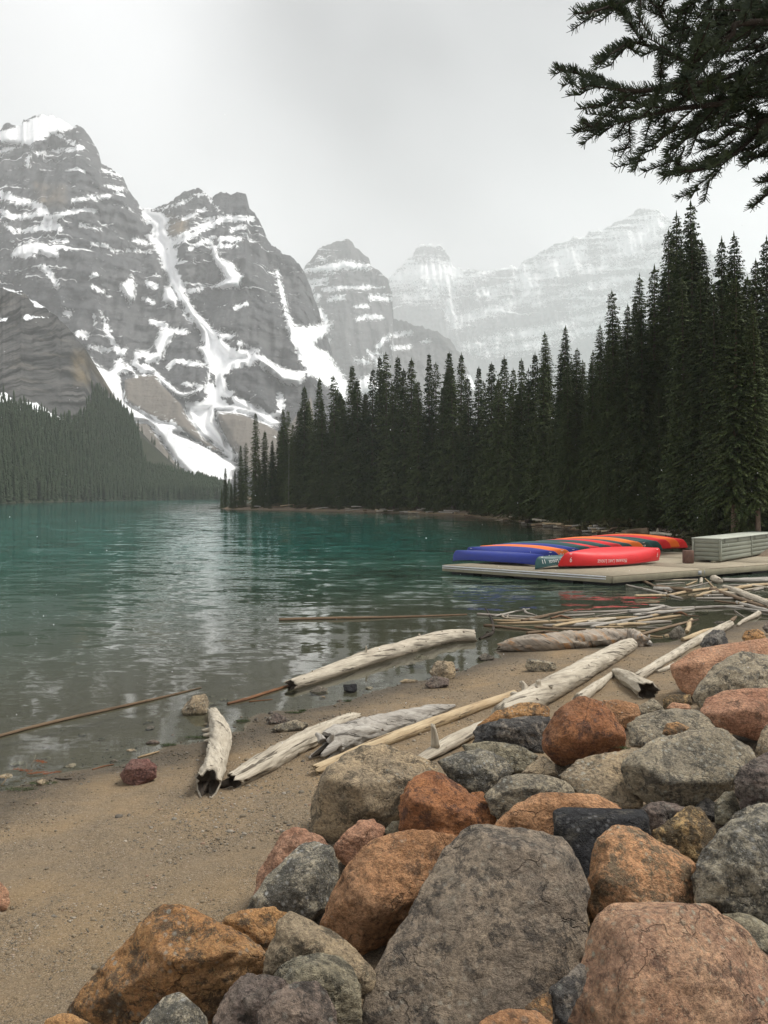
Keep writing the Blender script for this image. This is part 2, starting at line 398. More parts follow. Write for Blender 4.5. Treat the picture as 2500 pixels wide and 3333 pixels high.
rock(T1, 'large ochre boulder with a knobbly crest and dark underside at the lower left', MR['ochre'], .74,
     [(45, 1010), (140, 905), (250, 800), (400, 640), (480, 520), (560, 478), (640, 485), (700, 545), (850, 582), (960, 620), (985, 700), (1110, 740), (1115, 800), (1000, 880), (880, 1000), (820, 1200), (330, 1230), (60, 1100)],
     [(300, 840, .5), (460, 790, .55), (700, 760, .55), (950, 715, .45), (560, 580, .15), (160, 970, .3), (560, 920, .25)], thick=.8, tilt=.3, bulge=.08, sub=6, p=16, rough=1.0)
rock(T1, 'grainy ochre boulder behind the knobbly ochre one, pressed against the peaked brown stone', MR['ochre'], .72,
     [(820, 572), (950, 508), (1060, 500), (1140, 488), (1215, 522), (1180, 650), (1120, 760), (980, 760), (900, 680)], [(1000, 560, .3), (1080, 700, .35)], p=14, rough=1.1)
rock(T1, 'small pale lichen grey stone with a rounded tip at the bottom edge', MR['speck'], .92,
     [(420, 1117), (500, 1020), (560, 960), (622, 940), (680, 970), (800, 1090), (800, 1180), (640, 1270), (400, 1220)], [(600, 1030, .4), (680, 1080, .4)], p=10, rough=.8)
rock(T1, 'orange brown stone at the bottom left corner of the heap', MR['ochre'], .85,
     [(-90, 1090), (0, 1063), (80, 1068), (160, 1115), (190, 1230), (-100, 1230)], p=10)
rock(T1, 'rounded grey stone with brown veins at the bottom, left of the big slab', MR['olive'], 1.06,
     [(1150, 870), (1200, 800), (1300, 745), (1400, 724), (1500, 745), (1590, 840), (1622, 930), (1628, 1117), (1610, 1230), (1120, 1230), (1060, 1010)], [(1350, 800, .35), (1500, 880, .4), (1300, 900, .4)], sub=6, p=9, rough=.9)
rock(T1, 'purple brown boulder with a pink top at the bottom, right of the pale tip stone', MR['darkbrown'], 1.04,
     [(800, 1160), (820, 1100), (880, 960), (970, 855), (1060, 847), (1150, 862), (1240, 900), (1160, 1060), (1120, 1230), (800, 1230)], [(980, 950, .4), (1060, 1000, .4)], sub=6, p=10, rough=1.1, dd=-.05)
rock(T1, 'dark brown rounded stone in front of the veined grey stone', MR['darkbrown'], 1.08,
     [(1060, 1060), (1130, 960), (1250, 890), (1370, 880), (1430, 930), (1490, 1040), (1520, 1240), (1050, 1240)], [(1300, 980, .4)], sub=6, p=9, rough=1.1, dd=-.12)
rock(T1, 'peaked stone, brown on its left face and pale grey on its right shoulder', MR['tan'], .98,
     [(1085, 850), (1130, 700), (1180, 560), (1240, 508), (1290, 532), (1400, 600), (1500, 640), (1600, 750), (1659, 800), (1685, 900), (1640, 985), (1500, 930), (1300, 900), (1150, 860)], [(1280, 600, .4), (1290, 760, .45), (1500, 760, .35)], sub=6, p=18, rough=.9)
rock(None, 'large smooth orange boulder with a dark underside left of the slab', MR['orange'], .95,
     [(1040, 3010), (1086, 2878), (1134, 2806), (1182, 2780), (1194, 2746), (1261, 2713), (1333, 2702), (1490, 2714), (1500, 2740), (1420, 2900), (1310, 3020), (1250, 3120), (1190, 3145), (1120, 3080)],
     [(1150, 2985, .55), (1300, 2950, .5), (1250, 2800, .3), (1090, 2960, .35)], tilt=.28, sub=6, p=13, rough=.75)
rock(T2, 'leaning grey speckled boulder with a pointed left end on the beach edge', MR['speck'], .80,
     [(150, 1005), (300, 805), (400, 700), (480, 622), (550, 613), (620, 650), (672, 745), (655, 850), (610, 980), (570, 1090), (450, 1070), (300, 1060)],
     [(400, 840, .35), (545, 720, .45), (560, 900, .4), (330, 960, .3)], sub=6, p=15, rough=.7)
rock(T2, 'pinkish orange stone standing behind the leaning grey speckled boulder', MR['pink'], .72,
     [(203, 922), (240, 780), (320, 650), (362, 588), (430, 550), (560, 588), (618, 645), (560, 760), (440, 900), (300, 980)], [(330, 720, .3), (450, 620, .3)], sub=6, p=14, rough=1.0)
rock(T2, 'small rust stone wedged beneath the dark front of the squared boulder', MR['pink'], .66,
     [(640, 662), (700, 580), (780, 518), (850, 513), (925, 572), (880, 680), (760, 770), (700, 762), (652, 712)], [(780, 600, .4), (830, 560, .4)], p=14, rough=1.2)
rock(T2, 'big squared brown boulder with a flat top and dark front beside the driftwood', MR['tan'], .62,
     [(528, 450), (565, 282), (690, 152), (880, 106), (1000, 140), (1180, 200), (1260, 260), (1150, 420), (1010, 520), (920, 585), (700, 640), (625, 665), (548, 585)],
     [(590, 292, .62), (760, 335, .75), (905, 372, .75), (1030, 225, .15), (545, 540, .3), (900, 570, .3), (640, 640, .3)], thick=.7, tilt=.32, bulge=.0, sub=6, p=26, rough=.8)
rock(T2, 'rust red boulder with a rounded crown right of the squared boulder', MR['rust'], .80,
     [(993, 402), (1050, 310), (1150, 255), (1220, 260), (1380, 372), (1490, 440), (1515, 535), (1480, 570), (1250, 640), (1010, 610)],
     [(1165, 340, .3), (1190, 440, .5), (1300, 420, .4), (1060, 400, .4)], sub=6, p=16, rough=1.1)
rock(T3, 'rust shard behind the rounded rust red boulder', MR['rust'], .72, [(40, 900), (60, 860), (122, 858), (160, 990), (185, 1030), (60, 1000)], p=14)
rock(T2, 'small greenish stone wedged between the squared and the rust red boulders', MR['olive'], .62, [(915, 570), (960, 515), (1010, 520), (1030, 600), (940, 620)], p=10, sub=4)
rock(T3, 'grey speckled boulder right of the rust red boulder', MR['grey'], .90,
     [(125, 880), (200, 798), (300, 758), (450, 765), (560, 800), (622, 868), (560, 960), (330, 980), (200, 1015), (158, 960)], [(280, 850, .35), (450, 840, .3), (180, 930, .3)], sub=6, p=13, rough=.9)
rock(T3, 'long golden orange boulder behind the top edge of the slab', MR['orange'], .98,
     [(180, 1035), (300, 930), (430, 862), (520, 868), (700, 868), (840, 915), (880, 960), (700, 1090), (480, 1120), (250, 1090)], [(400, 950, .35), (650, 920, .25)], sub=6, p=11, rough=.8)
rock(None, 'black angular block with a grey flat top right of the slab top', MR['dark'], 1.0,
     [(1801, 2642), (1813, 2632), (1950, 2630), (2090, 2636), (2109, 2663), (2114, 2720), (2040, 2830), (1925, 2900), (1870, 2830), (1806, 2730)],
     [(1806, 2650, .45), (1880, 2665, .55), (1905, 2662, .5), (2090, 2668, .4)], thick=.7, tilt=.8, bulge=.0, sub=5, p=30, rough=.45)
rock(None, 'yellow stone mottled with black patches right of the black block', MR['mottle'], 1.06,
     [(2127, 2710), (2199, 2657), (2229, 2626), (2272, 2632), (2335, 2683), (2310, 2780), (2272, 2810), (2200, 2800), (2140, 2740)], [(2240, 2680, .4), (2280, 2720, .35)], sub=5, p=16, rough=1.1)
rock(T3, 'knobbly grey brown stone above the black block', MR['darkbrown'], .98, [(965, 955), (1010, 920), (1080, 903), (1200, 935), (1245, 948), (1160, 1040), (1040, 1100), (1005, 1060)], [(1090, 960, .4)], p=12, rough=1.2)
rock(T3, 'greenish grey stone below the layered grey boulder on the right', MR['olive'], 1.02, [(1365, 925), (1410, 870), (1475, 848), (1510, 955), (1460, 1030), (1375, 1030)], p=14, dd=.1)
rock(T3, 'dark stone deep in the gap under the layered grey boulder', MR['slate'], .92, [(1265, 935), (1330, 885), (1390, 930), (1390, 1020), (1300, 1000)], p=12, sub=4, dd=.2)
# --- the middle of the heap
rock(T3, 'grey boulder with cracked layers on its wide sloping top', MR['grey'], 1.08,
     [(858, 790), (890, 690), (960, 630), (1090, 563), (1250, 545), (1380, 518), (1480, 540), (1602, 600), (1570, 690), (1500, 760), (1480, 845), (1330, 885), (1290, 945), (1170, 952), (1000, 932), (880, 855)],
     [(950, 745, .45), (1120, 812, .55), (1295, 890, .5), (1480, 770, .3), (1380, 640, .1)], thick=.6, tilt=.5, bulge=.0, sub=6, p=22, rough=.75)
rock(T3, 'flat grey boulder behind the layered one, with a small tan stone on top', MR['grey'], 1.02,
     [(890, 500), (980, 442), (1110, 408), (1285, 404), (1332, 480), (1400, 540), (1250, 640), (1080, 640), (900, 622)], [(1000, 560, .3), (1200, 500, .25)], thick=.6, tilt=.9, sub=6, p=14, rough=.8)
rock(T3, 'small tan and cream stone resting on the flat grey boulder', MR['ochre'], 1.22, [(1088, 545), (1110, 490), (1170, 478), (1245, 512), (1180, 548), (1110, 558)], p=10, sub=4, dd=-.15, anchor=False)
rock(T3, 'broad tan slab under the big rust boulder', MR['tan'], .95,
     [(515, 770), (620, 690), (780, 645), (960, 618), (1045, 620), (900, 720), (900, 800), (985, 935), (900, 955), (700, 900), (600, 860)], [(720, 760, .2), (850, 850, .2)], thick=.5, tilt=1.0, sub=6, p=16, rough=.7)
rock(T3, 'big rust brown boulder with a smooth dark underside, highest in the middle of the heap', MR['rust'], 1.12,
     [(428, 545), (500, 420), (600, 350), (680, 333), (760, 360), (850, 440), (892, 520), (885, 620), (750, 665), (600, 718), (530, 716), (450, 640)],
     [(500, 540, .45), (640, 592, .6), (770, 558, .55), (880, 535, .3), (610, 440, .35), (720, 420, .35), (500, 690, .0), (700, 655, .0)], thick=.7, tilt=.12, bulge=.05, sub=6, p=24, rough=.75)
rock(T3, 'rust stone half hidden behind the big rust brown boulder', MR['orange'], .88, [(770, 365), (860, 363), (960, 385), (975, 440), (890, 520), (800, 500)], p=12)
rock(T3, 'small grey wedge right of the half hidden rust stone', MR['grey'], .86, [(965, 392), (1040, 350), (1098, 412), (1040, 470), (950, 465)], [(1020, 400, .4)], p=14)
rock(T3, 'small stone, cream above and black below, in front of the terracotta boulder', MR['mottle'], .92, [(1088, 360), (1130, 330), (1240, 334), (1250, 388), (1180, 410), (1095, 415)], p=12)
rock(T3, 'small smooth salmon stone beside the cream and black stone', MR['terra'], .93, [(1108, 408), (1140, 374), (1230, 386), (1250, 410), (1180, 425)], p=8, sub=4)
rock(T3, 'small tan stone tucked left of the big rust brown boulder', MR['tan'], .85, [(328, 757), (390, 700), (450, 662), (500, 700), (530, 765), (440, 790)], p=12)
rock(T2, 'rounded grey boulder spotted with pale lichen rings', MR['speck'], .78, [(1200, 200), (1280, 150), (1380, 128), (1470, 130), (1560, 180), (1622, 252), (1500, 330), (1450, 375), (1380, 375), (1270, 290)], [(1390, 170, .3), (1420, 290, .45), (1300, 250, .35)], sub=6, p=12, rough=.9)
rock(T3, 'grey green boulder behind the lichen ring boulder', MR['olive'], .80, [(0, 605), (100, 588), (220, 590), (370, 622), (428, 662), (330, 762), (260, 760), (60, 680)], [(240, 640, .3)], p=12, rough=.8)
rock(T3, 'streaked slaty boulder with dark upright folds', MR['slate'], .78, [(55, 592), (95, 500), (200, 470), (350, 455), (480, 450), (440, 560), (440, 650), (370, 640), (200, 600)], [(110, 520, .3), (230, 500, .4), (330, 510, .4), (420, 500, .3)], sub=6, p=22, rough=1.5)
rock(T3, 'orange tan stone behind the streaked slaty boulder, against the trunk root', MR['ochre'], .70, [(85, 500), (200, 420), (300, 385), (380, 372), (470, 400), (490, 450), (350, 490), (200, 520)], [(280, 430, .3)], p=14)
rock(T3, 'long rounded pink brown boulder cut by the right edge', MR['pink'], 1.12,
     [(1288, 420), (1320, 345), (1400, 312), (1659, 293), (1820, 310), (1840, 480), (1700, 560), (1605, 588), (1450, 535), (1330, 500)], [(1400, 420, .45), (1600, 430, .45)], sub=6, p=10, rough=.6)
rock(T3, 'large pale grey boulder with lichen behind the long pink brown one', MR['grey'], 1.05,
     [(1238, 350), (1290, 260), (1360, 188), (1450, 130), (1520, 95), (1600, 115), (1820, 160), (1820, 360), (1500, 420), (1300, 420)], [(1420, 200, .3), (1500, 260, .35), (1330, 300, .3)], sub=6, p=13, rough=1.0)
rock(T3, 'large smooth terracotta boulder, topmost on the right of the heap', MR['terra'], .92,
     [(1130, 172), (1200, 130), (1300, 82), (1480, 50), (1659, 28), (1850, 20), (1850, 200), (1500, 300), (1260, 345), (1190, 312), (1140, 230)], [(1200, 200, .4), (1330, 150, .3), (1230, 290, .4)], sub=6, p=12, rough=.5)
rock(T3, 'dark grey rounded boulder cut by the right edge beside the layered one', MR['darkbrown'], 1.2,
     [(1476, 800), (1500, 740), (1580, 680), (1659, 648), (1800, 640), (1800, 930), (1640, 950), (1510, 952), (1480, 880)], [(1600, 760, .4)], sub=6, p=9, rough=.9)
rock(T3, 'tan grey stone on the right edge below the long pink brown boulder', MR['tan'], 1.16, [(1590, 640), (1620, 535), (1659, 488), (1800, 460), (1800, 680), (1640, 690)], p=11)
rock(T3, 'rough grey stone on the right edge above the large rough grey boulder', MR['speck'], 1.12, [(1430, 1010), (1550, 935), (1659, 912), (1800, 900), (1800, 1080), (1560, 1090)], p=12, rough=1.3)
# --- lower fragments between the slab and the corner boulder
rock(T4, 'black jagged fragment between the slab and the corner boulder', MR['slate'], 1.12, [(478, 930), (560, 858), (650, 782), (684, 822), (684, 880), (610, 1000), (565, 1117), (500, 1090)], [(560, 930, .35)], p=22, rough=1.3, sub=5, dd=-.18)
rock(T4, 'small orange stone under the slab edge, left of the black fragment', MR['ochre'], 1.02, [(345, 1025), (420, 965), (485, 935), (500, 1060), (480, 1180), (380, 1100)], p=11, sub=5, dd=-.25)
rock(T4, 'bright orange brown stone at the bottom edge under the slab', MR['orange'], 1.06, [(90, 1120), (160, 1070), (250, 1033), (400, 1045), (480, 1110), (500, 1230), (60, 1230)], p=10, sub=5, dd=-.35)
# --- a few more at the upper right, by the water
rock(ZC, 'dark grey rock leaning on the long white pole', MR['slate'], .42, [(922, 835), (960, 740), (1060, 668), (1180, 660), (1225, 800), (1180, 870), (980, 880)], [(1080, 740, .4)], p=12, rough=1.2)
rock(ZC, 'pale yellow topped stone above the terracotta boulder', MR['ochre'], .46, [(1378, 742), (1420, 672), (1540, 653), (1622, 700), (1640, 770), (1500, 810), (1390, 790)], [(1500, 710, .35)], p=11)
rock(ZC, 'dark brown rock at the right edge by the shallow inlet', MR['darkbrown'], .30, [(1595, 640), (1640, 585), (1700, 570), (1760, 600), (1760, 720), (1640, 700)], p=11)
def build_rocks():
    for i, (label, mat, pp, sub, p, rough, name, cat, group) in enumerate(ROCKS):
        c, me = boulder_mesh(pp, mat, sub, p, rough, i + 3)
        o = obj(name, me, c); tag(o, label, cat, group)
def fill_rocks():
    """smaller stones deep in the gaps of the heap"""
    rs = np.random.default_rng(5); k = 0; A = [a for a in ANCH if a[3] > .1]
    for _ in range(400):
        if k >= 46: break
        i, j = rs.integers(0, len(A), 2); a, b = A[i], A[j]
        dist = math.hypot(a[0] - b[0], a[1] - b[1])
        if i == j or dist > 1.05 * (a[3] + b[3]) or dist < .1: continue
        t = a[3] / (a[3] + b[3]); x, y = a[0] + (b[0] - a[0]) * t, a[1] + (b[1] - a[1]) * t
        g = float(gz(np.array([x]), np.array([y]))[0]); r = rs.uniform(.10, .2)
        q = rs.normal(size=(14, 3)); q /= np.linalg.norm(q, axis=1)[:, None]; q = q * [r, r * .9, r * .7] + [x, y, g + r * .05]
        c, me = boulder_mesh(q, MR[['slab', 'darkbrown', 'olive', 'slate', 'tan'][k % 5]], 4, 14, 1.0, 300 + k)
        tag(obj('boulder', me, c), 'small dark stone deep in a gap between the riprap boulders', 'boulder', 'stones in the gaps of the heap'); k += 1

# --- single stones on the beach and in the shallows
def stone(T, label, mat, pts, ridge=(), sub=5, p=13, rough=.9, group='stones on the beach and in the shallows', tilt=.5, sink=0.0):
    P = T(pts) if T else pts
    yb = max(q[1] for q in P); xb = np.mean([q[0] for q in P]); g = ground_at(xb, yb)
    cy = np.mean([q[1] for q in P]); half = (yb - cy) * g[1] / F
    pp, R = rock_points(P, g[1] + half * .8, T(ridge) if T else ridge, .85, tilt, .15)
    c, me = boulder_mesh(pp, mat, sub, p, rough, int(xb) % 97 + 2)
    tag(obj('stone', me, c), label, 'stone', group)
def build_stones():
    stone(T5, 'maroon block of stone alone on the gravel beach at the left', MR['maroon'], [(815, 1390), (850, 1330), (890, 1288), (1000, 1284), (1060, 1340), (1066, 1410), (1010, 1450), (920, 1468), (830, 1445)], [(850, 1352, .5), (920, 1370, .55), (1000, 1360, .5)], 5, 22, .9)
    stone(T5, 'brown grey rounded rock standing in the shallow water at the left', MR['tan'], [(1218, 970), (1250, 910), (1300, 860), (1380, 848), (1416, 890), (1410, 950), (1390, 985), (1260, 1000)], [(1300, 900, .4)], 5, 12)
    stone(Z6, 'tan grey stone at the waterline by the end of the floating trunk', MR['tan'], [(1240, 400), (1275, 345), (1350, 353), (1364, 410), (1340, 430), (1260, 432)], [(1300, 380, .4)], 5, 13)
    stone(Z6, 'low brown grey stone leaning against the tan grey waterline stone', MR['darkbrown'], [(1220, 452), (1260, 412), (1330, 428), (1328, 462), (1280, 472), (1226, 468)], (), 4, 11)
    stone(Z6, 'dark wet stone beside the near end of the floating trunk', MR['wet'], [(700, 485), (740, 458), (782, 470), (775, 500), (710, 505)], (), 4, 11)
    stone(Z6, 'small black square stone in the shallow water', MR['dark'], [(855, 454), (915, 450), (914, 482), (890, 494), (858, 482)], (), 4, 18)
    stone(Z6, 'dark pointed stone near the weathered big log', MR['wet'], [(1455, 335), (1490, 310), (1540, 332), (1520, 348), (1470, 348)], (), 4, 13)
    stone(Z6, 'flat grey stone in the water below the floating trunk', MR['wet'], [(1135, 366), (1160, 352), (1222, 366), (1200, 380), (1150, 378)], (), 4, 9)
    stone(Z6, 'small pale stone touching the far end of the floating trunk', MR['grey'], [(1168, 332), (1195, 318), (1232, 330), (1220, 345), (1180, 345)], (), 4, 11)
    stone(Z6, 'flat brown stone at the waterline under the trunk', MR['tan'], [(1105, 440), (1130, 428), (1195, 434), (1180, 446), (1120, 448)], (), 4, 10)
    stone(Z6, 'dark pointed stone at the waterline right of the upright stump', MR['darkbrown'], [(505, 612), (545, 578), (600, 600), (595, 632), (520, 634)], (), 4, 13)
    stone(Z6, 'flat grey slab lying at the waterline behind the split log', MR['grey'], [(530, 660), (545, 636), (640, 612), (700, 632), (690, 650), (600, 668)], (), 4, 11)
    stone(T3, 'grey oblong stone on the gravel in front of the weathered big log', MR['grey'], [(345, 160), (370, 138), (500, 158), (525, 185), (505, 208), (420, 212), (358, 205)], [(380, 150, .3), (500, 170, .3)], 5, 16)
    stone(None, 'pale pink stone at the left edge of the beach', MR['terra'], [(-40, 2880), (0, 2868), (28, 2900), (32, 2940), (20, 2962), (-30, 2975)], (), 5, 9)
    stone(ZC, 'grey pyramid shaped rock in the inlet', MR['wet'], [(582, 715), (640, 650), (700, 604), (735, 630), (768, 690), (760, 755), (680, 768), (600, 752)], [(700, 650, .4)], 5, 20)
    stone(ZC, 'rounded grey rock mirrored in the still inlet water', MR['grey'], [(880, 470), (910, 432), (990, 430), (1022, 470), (1020, 495), (940, 505)], (), 4, 11)
    stone(ZC, 'flat stone just breaking the inlet water', MR['wet'], [(1065, 590), (1100, 570), (1190, 568), (1200, 588), (1130, 600)], (), 4, 9)
    stone(ZC, 'small pale flat stone between the stick heap and the pyramid rock', MR['grey'], [(425, 660), (460, 650), (505, 655), (470, 678)], (), 3, 9)
    stone(ZC, 'small brown stone at the foot of the pyramid rock', MR['tan'], [(535, 720), (560, 708), (590, 712), (590, 742), (545, 745)], (), 3, 9)
    rs = np.random.default_rng(11)
    for k in range(34):     # stones lying under the shallow water or half bedded at its edge
        px = rs.uniform(-50, 1500); sh = np.interp(px, [q[0] for q in near_px[1:16]], [q[1] for q in near_px[1:16]])
        py = sh + rs.uniform(-170, 16); g = ground_at(px, py); r = rs.uniform(.03, .085)
        q = rs.normal(size=(13, 3)); q /= np.linalg.norm(q, axis=1)[:, None]; q = q * [r * 1.3, r, r * .6] + g + [0, 0, r * .15]
        c, me = boulder_mesh(q, MR[['grey', 'wet', 'tan', 'darkbrown', 'olive'][k % 5]], 3, 10, .8, 400 + k)
        tag(obj('stone', me, c), 'small stone lying on the bed of the shallow water near the beach', 'stone', 'small stones in the shallows')

# ------------------------------------------------------------------ ground and lake (one polar sheet each)
def polar(r0, r1, nr, a0, a1, na):
    r = r0 * (r1 / r0) ** np.linspace(0, 1, nr); a = np.radians(np.linspace(a0, a1, na))
    R, A = np.meshgrid(r, a, indexing='ij')
    x, y = (R * np.sin(A)).ravel(), (R * np.cos(A)).ravel()
    i = (np.arange(nr - 1)[:, None] * na + np.arange(na - 1)[None]).ravel()
    return x, y, np.stack([i, i + na, i + na + 1, i + 1], 1)[:, ::-1]

def build_ground():
    x, y, f = polar(1.2, 8400, 450, -80, 80, 330)
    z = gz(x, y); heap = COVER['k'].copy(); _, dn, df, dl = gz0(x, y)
    z = np.where((np.hypot(x, y) < 40), z + fbm(np.c_[x * 6, y * 6, 0 * x], 3, 4) * .006, z)
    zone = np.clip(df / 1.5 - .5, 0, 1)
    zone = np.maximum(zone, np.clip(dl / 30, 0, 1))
    m = NT('ground_mat'); v = m.co(); geo = m.n('ShaderNodeNewGeometry').outputs['Position']
    sep = m.n('ShaderNodeSeparateXYZ'); m.l(geo, sep.inputs[0]); zz = sep.outputs['Z']
    pat = m.noise(v, .9, 5, .6, .5)
    sand = m.mix(m.ramp(pat, (.38, 0.), (.62, 1.)), (.255, .178, .098), (.20, .15, .097))
    vc = m.vor(v, 62, out='Color'); vd = m.vor(v, 62)
    sepc = m.n('ShaderNodeSeparateColor'); m.l(vc, sepc.inputs[0])
    peb = m.ramp(sepc.outputs[0], (0, (.07, .062, .052)), (.35, (.16, .13, .09)), (.7, (.25, .20, .14)), (.92, (.34, .28, .21)), (1, (.42, .38, .32)))
    pm = m.math('MULTIPLY', m.ramp(m.noise(v, 1.6, 6, .7, .4), (.40, .12), (.62, .85)), m.ramp(vd, (.35, 1.), (.55, .2)))
    vc2 = m.vor(v, 150, out='Color'); s2 = m.n('ShaderNodeSeparateColor'); m.l(vc2, s2.inputs[0])
    c = m.mix(m.ramp(s2.outputs[1], (.25, .0), (.9, .5)), sand, m.ramp(s2.outputs[0], (0, (.035, .026, .016)), (.55, (.20, .145, .08)), (1, (.50, .41, .28))))
    c = m.mix(pm, c, peb)
    wet = m.math('MULTIPLY', m.ramp(m.math('ADD', zz, m.math('MULTIPLY', m.noise(v, 2.5, 4), .05)), (.045, 1.), (.12, 0.)), 1.0)
    c = m.mix(wet, c, m.mix(1., c, (.40, .41, .42), 'MULTIPLY'))
    bed = m.mix(m.noise(v, .7, 6, .7), (.10, .088, .062), (.20, .17, .12))
    under = m.ramp(zz, (-.30, 1.), (-.02, 0.))
    c = m.mix(m.math('MULTIPLY', under, .6), c, bed)
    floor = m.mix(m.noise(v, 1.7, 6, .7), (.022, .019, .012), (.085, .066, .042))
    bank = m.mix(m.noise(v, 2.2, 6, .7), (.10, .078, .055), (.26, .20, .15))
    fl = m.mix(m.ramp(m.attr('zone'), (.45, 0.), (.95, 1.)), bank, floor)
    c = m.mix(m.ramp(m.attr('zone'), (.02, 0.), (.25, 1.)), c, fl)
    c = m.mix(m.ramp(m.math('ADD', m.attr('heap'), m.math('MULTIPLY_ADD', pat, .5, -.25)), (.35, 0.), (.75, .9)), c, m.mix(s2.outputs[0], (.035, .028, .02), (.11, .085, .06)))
    h = m.math('ADD', m.math('MULTIPLY', m.ramp(vd, (0, 1.), (.6, 0.)), pm), m.math('MULTIPLY', m.noise(v, 70, 6, .75), .7))
    h2 = m.math('MULTIPLY', m.noise(v, 9, 5, .6), 3.0)
    m.done(c, m.math('MULTIPLY_ADD', wet, -.35, .92), m.bump(m.math('ADD', h, h2), .020, 1.), .25)
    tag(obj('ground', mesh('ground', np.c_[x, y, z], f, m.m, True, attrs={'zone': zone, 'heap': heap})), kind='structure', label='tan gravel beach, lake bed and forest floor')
    return x, y, z, f

def build_water(x, y, z, f):
    depth = np.clip(-z, 0, 8)
    m = NT('lake_mat'); t = m.t; t.nodes.remove(m.b); v = m.co()
    dep = m.attr('depth')
    geo = m.n('ShaderNodeNewGeometry').outputs['Position']
    # ripples: several wave trains, wind from the far right
    mp = m.co(scale=(.42, 1.0, 1.0))
    def slope(sc, det, w, dist):
        n = m.n('ShaderNodeTexNoise'); m.l(mp, n.inputs['Vector']); n.inputs['Scale'].default_value = sc; n.inputs['Detail'].default_value = det; n.inputs['Distortion'].default_value = dist
        q = m.n('ShaderNodeVectorMath', operation='MULTIPLY_ADD'); m.l(n.outputs['Color'], q.inputs[0]); q.inputs[1].default_value = (w * .4, w, 0); q.inputs[2].default_value = (-w * .2, -w * .5, 0)
        return q.outputs[0]
    def add(p, q):
        n = m.n('ShaderNodeVectorMath', operation='ADD'); m.l(p, n.inputs[0]); m.l(q, n.inputs[1]); return n.outputs[0]
    wave = add(slope(.6, 2, .20, .2), add(slope(2.1, 3, .34, .4), slope(7.0, 2, .17, .2)))
    gust = m.ramp(m.noise(m.co(scale=(.4, 1., 1.)), .05, 3, .5), (.36, .5), (.62, 1.))
    calm = m.ramp(dep, (.02, .12), (.55, .6), (.999, 1.))
    k = m.math('MULTIPLY', gust, calm)
    sc_ = m.n('ShaderNodeVectorMath', operation='SCALE'); m.l(wave, sc_.inputs[0]); m.l(k, sc_.inputs['Scale'])
    up = m.n('ShaderNodeVectorMath', operation='ADD'); m.l(sc_.outputs[0], up.inputs[0]); up.inputs[1].default_value = (0, 0, 1)
    nn = m.n('ShaderNodeVectorMath', operation='NORMALIZE'); m.l(up.outputs[0], nn.inputs[0]); nrm = nn.outputs[0]
    body = m.n('ShaderNodeBsdfDiffuse')
    m.l(m.ramp(m.math('DIVIDE', dep, 8.), (.0, (.12, .115, .08)), (.14, (.05, .095, .07)), (.38, (.022, .112, .092)), (.9, (.046, .185, .160))), body.inputs['Color'])
    tr = m.n('ShaderNodeBsdfTransparent'); tr.inputs['Color'].default_value = (.80, .86, .80, 1)
    mx = m.n('ShaderNodeMixShader')
    op = m.math('SUBTRACT', 1.0, m.math('POWER', 2.718, m.math('MULTIPLY', dep, -1.15)), clamp=True)
    m.l(op, mx.inputs[0]); m.l(tr.outputs[0], mx.inputs[1]); m.l(body.outputs[0], mx.inputs[2])
    gl = m.n('ShaderNodeBsdfGlossy'); gl.inputs['Roughness'].default_value = .03; m.l(nrm, gl.inputs['Normal'])
    fr = m.n('ShaderNodeFresnel'); fr.inputs['IOR'].default_value = 1.33; m.l(nrm, fr.inputs['Normal'])
    m2 = m.n('ShaderNodeMixShader'); m.l(fr.outputs[0], m2.inputs[0]); m.l(mx.outputs[0], m2.inputs[1]); m.l(gl.outputs[0], m2.inputs[2])
    m.l(m2.outputs[0], m.out.inputs['Surface'])
    # only the part of the sheet that is lake
    keep = (z[f] < .25).any(1); f2 = f[keep]
    tag(obj('lake', mesh('lake', np.c_[x, y, 0 * z], f2, m.m, True, attrs={'depth': depth})), kind='structure', label='turquoise lake with small ripples')

# ------------------------------------------------------------------ mountains
def inpoly(P, poly, feather):
    return np.clip(sdist(P, poly) / feather, -1.5, 1.5)
def band(P, line, w, feather):
    best = np.full(len(P), 1e18)
    for a, b in zip(line[:-1], line[1:]):
        a = np.array(a); b = np.array(b); e = b - a
        t = np.clip(((P - a) @ e) / (e @ e + 1e-9), 0, 1); d = P - a - t[:, None] * e
        best = np.minimum(best, d[:, 0] ** 2 + d[:, 1] ** 2)
    return np.clip((w - np.sqrt(best)) / feather, -1.5, 1.5)

